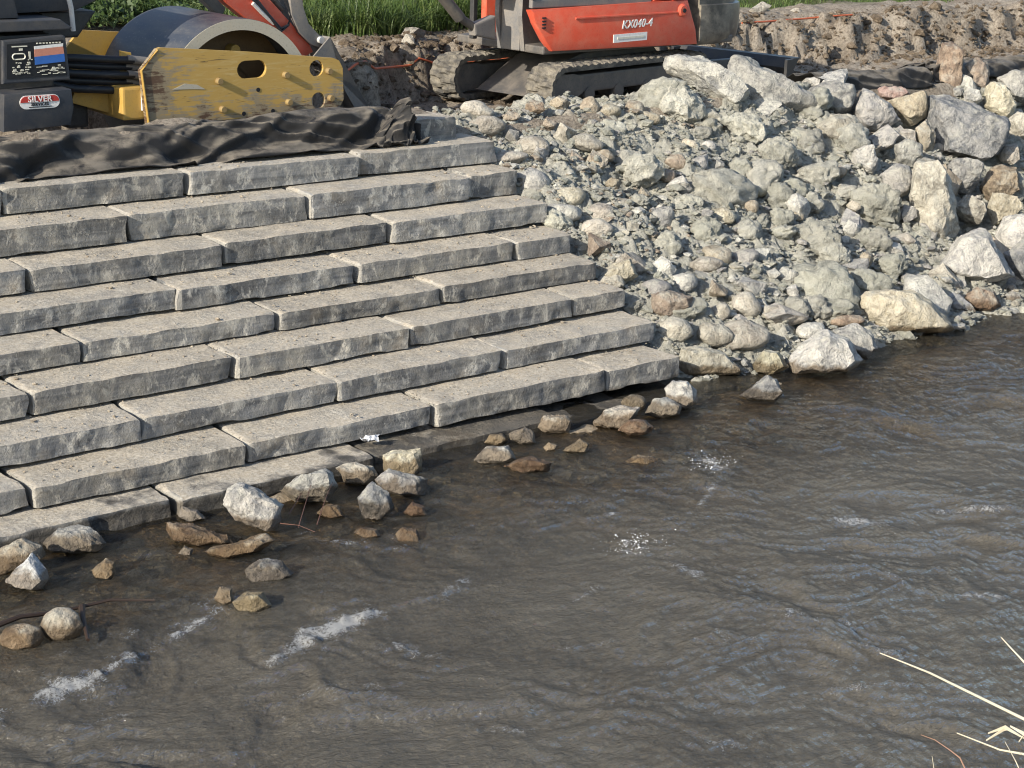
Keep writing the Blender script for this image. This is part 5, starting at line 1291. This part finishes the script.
# yoke and body
MB().box(-2.6, -1.5, -.45, .45, .50 + zs, .70 + zs, bev=.03).build('yoke', BLACKP, ro)
MB().box(-1.5, -1.3, -.35, .35, .42 + zs, .80 + zs, bev=.03).build('articulation_joint', BLACKP, ro)
MB().box(-4.2, -1.72, -.62, .80, .55 + zs, 1.27 + zs, bev=.02).build('chassis', BLACKP, ro)
pn = MB().prism([(-2.22, .895 + zs), (-1.635, .90 + zs), (-1.66, 1.255 + zs), (-1.68, 1.27 + zs), (-2.20, 1.245 + zs)], -.76, -.70, bev=.012).build('panel_frame', PANELP, ro)
MB().prism([(-2.185, .935 + zs), (-1.665, .94 + zs), (-1.69, 1.235 + zs), (-2.17, 1.215 + zs)], -.764, -.755).build('diagram_board', BLACKD, pn)
MB().prism([(-1.94, 1.165 + zs), (-1.69, 1.18 + zs), (-1.688, 1.205 + zs), (-1.94, 1.19 + zs)], -.768, -.763).build('white_stripe', WHITEM, pn)
MB().prism([(-1.94, 1.105 + zs), (-1.683, 1.12 + zs), (-1.69, 1.18 + zs), (-1.94, 1.165 + zs)], -.768, -.763).build('salmon_stripe', SALMON, pn)
MB().prism([(-1.94, 1.04 + zs), (-1.678, 1.055 + zs), (-1.683, 1.12 + zs), (-1.94, 1.105 + zs)], -.768, -.763).build('blue_stripe', BLUEM, pn)
dg = MB()
for q in (stadium(-2.13, -2.02, 1.09 + zs, 1.135 + zs, 5),):
    for i in range(len(q)):
        a, b = q[i], q[(i + 1) % len(q)]
        dg.tube([(a[0], -.767, a[1]), (b[0], -.767, b[1])], .006, 4)
rr = random.Random(4)
for k in range(30):
    xx = rr.uniform(-2.14, -1.99); zz = rr.uniform(.96, 1.06) + zs
    dg.box(xx, xx + rr.uniform(.008, .03), -.769, -.764, zz, zz + rr.uniform(.004, .012))
for k in range(24):
    xx = rr.uniform(-1.93, -1.72); zz = rr.uniform(.955, 1.03) + zs
    dg.box(xx, xx + rr.uniform(.01, .05), -.769, -.764, zz, zz + rr.uniform(.004, .010))
dg.box(-2.13, -2.0, -.769, -.764, 1.19 + zs, 1.199 + zs); dg.box(-2.07, -2.04, -.769, -.764, 1.16 + zs, 1.178 + zs); dg.box(-2.0, -1.96, -.769, -.764, 1.08 + zs, 1.088 + zs); dg.box(-1.99, -1.975, -.769, -.764, 1.08 + zs, 1.15 + zs)
for k in range(8): dg.box(-1.92 + .028 * k, -1.905 + .028 * k, -.769, -.764, 1.208 + zs, 1.218 + zs)
dg.build('diagram_print', CREAMD, pn)
tb = MB().prism([(-2.30, .53 + zs), (-1.72, .55 + zs), (-1.685, .70 + zs), (-1.70, .845 + zs), (-2.28, .835 + zs), (-2.29, .69 + zs)], -.92, -.62, bev=.014).build('tool_box', PANELP, ro, True)
oval = stadium(-2.155, -1.81, .705 + zs, .815 + zs, 9)
MB().prism(oval, -.926, -.918).build('oval_badge', WHITEM, tb)
top_half = [(x, z) for x, z in stadium(-2.148, -1.817, .711 + zs, .809 + zs, 16) if z > .757 + zs]
MB().prism(top_half, -.930, -.925).build('badge_red', REDM, tb)
text_mesh('SILVER', .066, WHITEM, 'lettering', tb, (-1.983, -.932, .782 + zs), (math.radians(90), 0, 0), 0, .002, 1.08, .0012)
text_mesh('SERVICES', .034, BLACKD, 'small_lettering', tb, (-1.983, -.928, .740 + zs), (math.radians(90), 0, 0), 0, .002, 1.1, .001)
MB().box(-2.08, -1.88, -.929, -.925, .716 + zs, .722 + zs).build('badge_line', BLACKD, tb)
# deck, seat tub, console, handrail, hind wheels
MB().prism([(-4.2, 1.30 + zs), (-1.60, 1.31 + zs), (-1.58, 1.325 + zs), (-1.68, 1.395 + zs), (-4.2, 1.40 + zs)], -.72, .82, bev=.01).build('deck', PANELP, ro)
MB().prism([(-3.2, 1.40 + zs), (-1.98, 1.40 + zs), (-2.10, 1.95 + zs), (-3.2, 2.0 + zs)], -.60, -.30, bev=.03).build('console', PANELP, ro, True)
MB().prism([(-1.95, 1.41 + zs), (-1.36, 1.42 + zs), (-1.02, 1.56 + zs), (-.96, 1.72 + zs), (-1.1, 1.70 + zs), (-1.45, 1.56 + zs), (-1.95, 1.55 + zs)], -.32, .50, bev=.03).build('dash_hood', PANELP, ro, True)
for k in range(4):
    MB().box(-1.92, -1.50, -.30 + k * .18, -.18 + k * .18, 1.555 + zs, 1.572 + zs).build('tread_strip', BLACKP, ro)
MB().prism([(-1.62, 1.18 + zs), (-1.30, 1.18 + zs), (-1.12, 1.40 + zs), (-1.62, 1.40 + zs)], -.2, .5, bev=.02).build('hood_underside', BLACKP, ro)
MB().tube([(-1.43, -.40, 1.26 + zs), (-1.44, -.40, 1.45 + zs), (-1.50, -.40, 1.75 + zs), (-1.62, -.40, 2.2 + zs), (-2.3, -.40, 2.25 + zs)], .022, 10).build('handrail', CHROME, ro, True)
for yy in (-.42, .62):
    wl = MB().lathe([(.30, -.20), (.52, -.20), (.60, -.12), (.60, .12), (.52, .20), (.30, .20)], (-3.5, yy, .60), 'Y', 36, True).build('wheel', RUBBER, ro, True)
    MB().lathe([(.0, -.10), (.30, -.14), (.30, .14), (.0, .10)], (-3.5, yy, .60), 'Y', 24).build('hub', YELLOW, wl, True)

# ------------------------------------------------------------------ black sheeting
def fabric_mat():
    n = NT('black_geotextile')
    vw = n.world()
    a = n.noise(vw, 5.0, 5, .7, .4); b = n.noise(vw, 120.0, 3, .6)
    g = n.n('ShaderNodeNewGeometry'); up = n.sep(g.outputs['Normal'], 2)
    dust = n.math('MULTIPLY', n.ramp(a, [(.34, 0.0), (.58, .9)]), n.ramp(up, [(.45, .05), (.92, 1.0)]))
    c = n.mix(dust, (.012, .012, .013), (.19, .165, .13))
    return n.done(c, .72, n.bump(n.math('ADD', b, n.math('MULTIPLY', a, .6)), .5, .01), spec=.35)


FABM = fabric_mat()


def sheet(name, xa, xb, prof, nx, nt, fold, seed, label):
    """cloth lying over a profile of (y, z) points, with hanging folds"""
    prof = np.array(prof, float); seg = np.hypot(*np.diff(prof, axis=0).T); s = np.concatenate([[0], np.cumsum(seg)])
    t = np.linspace(0, s[-1], nt)
    py = np.interp(t, s, prof[:, 0]); pz = np.interp(t, s, prof[:, 1])
    xs = np.linspace(xa, xb, nx)
    Xg, T = np.meshgrid(xs, t); PY = np.repeat(py[:, None], nx, 1); PZ = np.repeat(pz[:, None], nx, 1)
    k = T / s[-1]
    wx_ = Xg + .25 * fbm(Xg * 1.5, T * 2, oct=2, seed=seed + 1)
    f = (1 - np.abs(vnoise(wx_ * 2.1 + T * 4.5, T * 1.3, seed=seed)) * 2.6) + .8 * (1 - np.abs(vnoise(wx_ * 3.4 - T * 7.0, T * 2.2, seed=seed + 5)) * 2.6) * (.4 + .6 * k) + .35 * (1 - 2 * np.abs(vnoise(wx_ * 5 + T * 8, T * 4, seed=seed + 6)))
    f2 = .25 * fbm(Xg * 7, T * 7, oct=2, seed=seed + 9)
    f = f * (.35 + .65 * np.clip(k * 2.2, 0, 1))
    wob = fbm(Xg * .9, T * .2, oct=3, seed=seed + 2)
    y = PY - fold * (.35 * f + .12 * f2 + .3 * wob); z = PZ + fold * (.32 * f + .10 * f2 + .30 * wob * (k < .97))
    xx = Xg + fold * .5 * fbm(Xg * 2, T * 3, oct=2, seed=seed + 11)
    me = mesh_np(name, np.stack([xx.ravel(), y.ravel(), z.ravel()], 1), grid_faces(nx, nt), FABM, True)
    o = obj(name, me)
    md = o.modifiers.new('thickness', 'SOLIDIFY'); md.thickness = .006
    return tag(o, label, 'sheeting')


sheet('ground_sheet', 3.2, 8.55, [(3.62, 1.62), (3.40, 1.70), (3.24, 1.70), (3.10, 1.67), (3.03, 1.58), (3.0, 1.50), (2.90, 1.455), (2.84, 1.45)], 330, 60, .085, 111, 'dusty black sheeting draped over the berm behind the top step')
# the bunched end of the sheet
gxs, gys = np.meshgrid(np.linspace(-1, 1, 90), np.linspace(-1, 1, 80))
rad_ = np.hypot(gxs, gys)
wx_ = gxs + .3 * fbm(gxs * 1.5, gys * 1.5, oct=2, seed=120)
fold_ = (1 - 2.2 * np.abs(vnoise(wx_ * 2.6 + 3, gys * 1.6, seed=121))) + .6 * (1 - 2.2 * np.abs(vnoise(wx_ * 4.5, gys * 4.0 + gxs * 2, seed=122)))
tent = np.clip(1 - rad_ ** 1.5, 0, 1)
bz_ = .26 * tent * (.8 + .35 * fold_) + .03 * fold_ * (1 - tent) + .02 + .16 * np.exp(-((gxs - .25) / .28) ** 2 - ((gys - .2) / .4) ** 2)
V = np.stack([(.24 * gxs + .05 * fold_ * tent).ravel(), (.20 * gys - .10 * fold_ * tent).ravel(), bz_.ravel()], 1)
o = obj('sheet_bundle', mesh_np('sheet_bundle', V, grid_faces(90, 80), FABM, True), None, (8.40, 2.99, 1.445))
md = o.modifiers.new('thickness', 'SOLIDIFY'); md.thickness = .006
tag(o, 'crumpled black sheeting bunched up at the right end of the top step', 'sheeting')
sheet('ground_sheet', 14.15, 16.05, [(3.95, 1.50), (3.7, 1.62), (3.45, 1.66), (3.30, 1.63), (3.24, 1.54), (3.22, 1.46)], 150, 40, .075, 131, 'black sheet lying over the crest left of the tall upright brown boulder')
sheet('ground_sheet', 16.25, 19.2, [(4.1, 1.50), (3.8, 1.64), (3.5, 1.68), (3.32, 1.64), (3.24, 1.50)], 150, 40, .085, 141, 'black sheet along the crest at the right edge, right of the brown boulders')

# ------------------------------------------------------------------ fence, cord, greenery
WOOD = NT('fence_wood')
v = WOOD.coord('Object', scale=(3, 3, .5), rand=31.0)
g1 = WOOD.noise(v, 5.0, 5, .7, .5)
cc = WOOD.ramp(g1, [(.3, (.10, .05, .022)), (.5, (.22, .115, .05)), (.7, (.33, .19, .09))])
WOOD = WOOD.done(cc, .8)
fe = empty('wooden_fence', (12.0, 11.2, 1.80))
tag(fe, 'weathered brown upright-board fence behind the tall grass', 'fence')
fme = MB().box(-.066, .066, -.011, .011, 0, 1.85, bev=.004); fb = fme.build('board', WOOD, fe)
bme = fb.data
for k in range(84):
    o = fb if k == 0 else obj('board', bme, fe)
    x = -5.4 + k * .142
    o.location = (x, rnd.uniform(-.006, .006), float(ground_h(np.array([12 + x]), np.array([11.2]))[0]) - 1.80 + rnd.uniform(-.02, .03))
    o.rotation_euler = (0, rnd.uniform(-.008, .008), 0)
for zz in (.45, 1.45):
    MB().box(-5.4, 6.5, .012, .05, zz, zz + .09).build('rail', WOOD, fe)
CORDM = flat_mat('orange_cord', (.50, .12, .05), .6)
pts = [(a, b, c) for a, b, c in CORD_A]
tag(MB().tube(pts, .013, 8).build('cord', CORDM, None, True), 'thin orange cord lying along the edge of the cut behind the excavator', 'cord')
pts = [(a, b, c) for a, b, c in CORD_B]
tag(MB().tube(pts, .013, 8).build('cord', CORDM, None, True), 'orange cord on the bare soil right of the excavator tail', 'cord')


def leaf_mat(name, c0, c1, c2):
    n = NT(name)
    vw = n.world()
    a = n.noise(vw, 3.0, 4, .7); b = n.noise(vw, 40.0, 2, .6)
    c = n.ramp(n.math('ADD', n.math('MULTIPLY', a, .6), n.math('MULTIPLY', b, .4)), [(.35, c0), (.5, c1), (.64, c2)])
    m = n.done(c, .5, spec=.35)
    n.bsdf.inputs['Subsurface Weight'].default_value = 0.0
    tl = n.n('ShaderNodeBsdfTranslucent'); n.l(c, tl.inputs[0])
    mx = n.n('ShaderNodeMixShader'); mx.inputs[0].default_value = .3
    n.l(n.bsdf.outputs[0], mx.inputs[1]); n.l(tl.outputs[0], mx.inputs[2]); n.l(mx.outputs[0], n.out.inputs['Surface'])
    return m


GRASSM = leaf_mat('grass_blade', (.030, .060, .012), (.085, .135, .032), (.23, .27, .10))
SHRUBM = leaf_mat('shrub_leaf', (.025, .045, .014), (.06, .10, .03), (.15, .19, .08))


def blades(P, Hh, Wd, seed, lean=.5, nseg=4):
    """arching blades: one strip of quads each"""
    r = np.random.default_rng(seed); n = len(P)
    az = r.uniform(0, 6.283, n); ln = np.abs(r.normal(0, lean, n)) + .1
    sa = az + 1.5708
    V = np.zeros((n, nseg + 1, 2, 3))
    for k in range(nseg + 1):
        t = k / nseg
        cx = ln * Hh * t ** 2; cz = Hh * (t - .35 * ln * t ** 2.5)
        w = Wd * (1 - t ** 1.6) + .001
        for j, sg in enumerate((-.5, .5)):
            V[:, k, j, 0] = P[:, 0] + np.cos(az) * cx + np.cos(sa) * w * sg
            V[:, k, j, 1] = P[:, 1] + np.sin(az) * cx + np.sin(sa) * w * sg
            V[:, k, j, 2] = P[:, 2] + cz
    base = (np.arange(n) * (nseg + 1) * 2)[:, None, None]
    f = np.array([[2 * k, 2 * k + 1, 2 * k + 3, 2 * k + 2] for k in range(nseg)])[None]
    return V.reshape(-1, 3), (base + f).reshape(-1, 4)


r = np.random.default_rng(151)
N = 12500
x = r.uniform(9.6, 15.2, N); y = 7.75 + .25 * np.sin(x * 2.1) + r.beta(1.1, 1.6, N) * 2.6
cl = fbm(x * 1.6, y * 1.6, oct=2, seed=152)
k = cl > -.55; x, y, cl = x[k], y[k], cl[k]
V, Fc = blades(np.stack([x, y, ground_h(x, y) - .02], 1), np.clip(.36 + .30 * cl + r.uniform(-.12, .2, len(x)), .12, .8), np.full(len(x), .017), 153, .85)
tag(obj('tall_grass', mesh_np('tall_grass', V, Fc, GRASSM, True)), 'dense clumps of tall green strap-leaved grass in front of the fence', 'grass', kind='stuff')
N = 14000
x = r.uniform(17.5, 34, N); y = 9.6 + r.uniform(0, 5, N) + .3 * np.sin(x)
V, Fc = blades(np.stack([x, y, ground_h(x, y) - .01], 1), r.uniform(.06, .16, N), np.full(N, .016), 154, .5, 2)
tag(obj('lawn', mesh_np('lawn', V, Fc, GRASSM, True)), 'strip of green lawn beyond the soil bank at the top right', 'grass', kind='stuff')
# low leafy shrubs between the roller and the fence
for q, (cx, cy, rw, rh) in enumerate(((8.3, 9.3, .75, .25), (9.4, 9.6, .7, .23), (7.2, 9.5, .8, .26), (10.5, 10.2, .7, .24))):
    gz = float(ground_h(np.array([cx]), np.array([cy]))[0])
    sh = empty('shrub', (cx, cy, gz))
    tag(sh, ['leafy green shrub seen between the roller deck and its drum', 'leafy shrub behind the middle of the roller drum', 'leafy shrub hidden mostly behind the roller deck at the left', 'leafy shrub right behind the drum, next to the orange arm'][q], 'shrub', 'shrubs along the fence')
    rr = np.random.default_rng(160 + q); n = 2600
    d = rr.normal(0, 1, (n, 3)); d /= np.linalg.norm(d, axis=1)[:, None]
    rad = rr.uniform(.45, 1.0, n) ** .5 * (1 + .25 * fbm(d[:, 0] * 2, d[:, 1] * 2, d[:, 2] * 2, oct=2, seed=165 + q))
    P = d * rad[:, None] * np.array([rw, rw * .8, rh]); P[:, 2] = np.abs(P[:, 2]) * 1.0 + .08
    a = rr.normal(0, 1, (n, 3)); a /= np.linalg.norm(a, axis=1)[:, None]; b = np.cross(a, rr.normal(0, 1, (n, 3))); b /= np.linalg.norm(b, axis=1)[:, None]
    L = rr.uniform(.03, .06, n)[:, None]; W = L * .5
    V = np.stack([P - a * L, P + b * W, P + a * L, P - b * W], 1).reshape(-1, 3)
    obj('crown', mesh_np('crown', V, np.arange(n * 4).reshape(-1, 4), SHRUBM, False), sh)
    st = MB()
    for k in range(7):
        an = k * .9; st.tube([(0, 0, -.05), (.15 * math.cos(an), .15 * math.sin(an), .14), (.4 * math.cos(an), .35 * math.sin(an), .24)], [.018, .012, .005], 6)
    st.build('stems', WOOD, sh)
# stones turned up along the top of the soil bank
for q, (x, y, s, lab) in enumerate(((18.6, 8.5, .17, 'larger pale stone on the soil bank at the top, right of the lawn strip'), (18.1, 8.75, .13, 'pale flat stone left of the larger one on the soil bank'), (19.3, 8.4, .12, 'small pale stone right of the larger one on the soil bank'), (11.6, 7.3, .15, 'cream stone on the soil at the left end of the tall grass'), (11.3, 7.0, .09, 'small cream stone in front of the tall grass by the orange arm'))):
    o = obj('field_stone', PROTO['a', 'cream'][q % 3]); o.location = (x, y, float(ground_h(np.array([x]), np.array([y]))[0]) + s * .25)
    o.scale = (s * 1.3, s, s * .75); o.rotation_euler = (.2 * q, .1, q * 1.3)
    tag(o, lab, 'stone', 'stones on the bare soil')

# ------------------------------------------------------------------ litter, twigs, dry reeds
bmx = bmesh.new(); bmesh.ops.create_grid(bmx, x_segments=16, y_segments=10, size=1.0)
co = np.array([v.co for v in bmx.verts]); co = co * np.array([.065, .032, 1])
co[:, 2] = .018 + .018 * ridged(co[:, 0] * 18, co[:, 1] * 18, oct=2, seed=171); co[:, 0] += .015 * vnoise(co[:, 1] * 40, co[:, 0] * 20, seed=172)
for v, q in zip(bmx.verts, co): v.co = q
me = bpy.data.meshes.new('plastic_scrap'); bmx.to_mesh(me); bmx.free(); me.materials.append(flat_mat('scrap_plastic', (.52, .53, .55), .5))
o = obj('plastic_scrap', me, None, (6.13, -.06, .005)); o.rotation_euler = (0, 0, -.3)
md = o.modifiers.new('thickness', 'SOLIDIFY'); md.thickness = .003
tag(o, 'crumpled white scrap of plastic at the foot of the lowest step', 'litter')

BARK = flat_mat('wet_bark', (.035, .022, .015), .5)
REDTW = flat_mat('red_twig', (.14, .07, .05), .5)
STRAW = flat_mat('dry_straw', (.56, .50, .37), .6)
STEMB = flat_mat('brown_stem', (.33, .19, .12), .6)
br = empty('driftwood_branch', TWIGS[0][0][1]); tag(br, 'thin dark wet branch drifting across the shallows at the left', 'branch')
bo_ = Vector(TWIGS[0][0][1])
tw = empty('twig', TWIGS[2][0][0]); tag(tw, 'bare reddish twigs sticking out of the water beside the white boulder', 'twig')
to_ = Vector(TWIGS[2][0][0])
for pts, k in TWIGS:
    if k[0] == 'b':
        P = [Vector(p) - bo_ for p in pts]; n = len(P)
        MB().tube(P, [.016 - .010 * i / (n - 1) for i in range(n)] if k == 'b' else [.02, .014, .01], 7).build('limb' if k == 'b' else 'snag', BARK, br, True)
    else:
        P = [Vector(p) - to_ + Vector((.012 * math.sin(5 * i + p[0] * 9), .012 * math.cos(3 * i + p[1] * 7), .035 * i)) for i, p in enumerate(pts)]
        MB().tube(P, [.0035] + [.0016] * (len(P) - 1), 6).build('shoot', REDTW, tw, True)
RL = ['longest pale dry reed stalk slanting in from the right edge', 'short curved dry stalk at the right edge above the longest reed', 'thick dry stalk below the longest reed, bottom right corner', 'thin brown dead stem curling up at the bottom right', 'tiny upright dry stem left of the others at the bottom', 'thin straw stem crossing the thick dry stalk in the corner']
for (pts, rad, col), lab in zip(REEDS, RL):
    P = [Vector(p) for p in pts]
    # run the stalk down into the near bank
    e = P[-1]; P.append(Vector((e.x - .05, e.y - .25, float(ground_h(np.array([e.x]), np.array([e.y - .25]))[0]) - .05)))
    base = P[-1].copy(); n = len(P)
    mb = MB().tube([p - base for p in P], [.40 * rad * (.35 + .65 * min(1, i / 3)) for i in range(n)], 8)
    q = P[2] - base
    o = mb.build('dry_reed', STRAW if col == 'straw' else STEMB, None, True)
    o.location = base
    tag(o, lab, 'reed', 'dead stalks on the near bank')
    if lab.startswith('thick'):
        for L in REEDLEAVES:
            lb = MB(); Lp = [Vector(p) - base for p in L]; vs = []
            for i, p in enumerate(Lp):
                w = .0065 * (1 - abs(i / (len(Lp) - 1) - .45) * 1.6)
                vs.append([lb.bm.verts.new(p + Vector((0, 0, s_ * max(w, .002)))) for s_ in (-1, 1)])
            for i in range(len(vs) - 1): lb.bm.faces.new((vs[i][0], vs[i][1], vs[i + 1][1], vs[i + 1][0]))
            lf = lb.build('dry_leaf', STRAW, o)
            m_ = lf.modifiers.new('thickness', 'SOLIDIFY'); m_.thickness = .002
# spray thrown up where the water breaks
sp = []
r = np.random.default_rng(181)
for pl_, rad, st in FOAM:
    if st >= 1.15:
        c = np.mean(np.array(pl_), 0)
        for k in range(150):
            q = r.normal(0, 1, 3) * np.array([.10, .07, .018]); sp.append((c[0] + q[0], c[1] + q[1], WATER_Z + .02 + abs(q[2])))
sp = np.array(sp); S = np.clip(.0020 * np.exp(r.normal(0, .5, len(sp))), .001, .0055)
SPRAYM = flat_mat('spray', (.78, .79, .79), .3)
o = bits('spray', sp, S, SPRAYM, 182, 1, 1.0)
tag(o, 'white droplets thrown up where the current breaks', 'spray', kind='stuff')
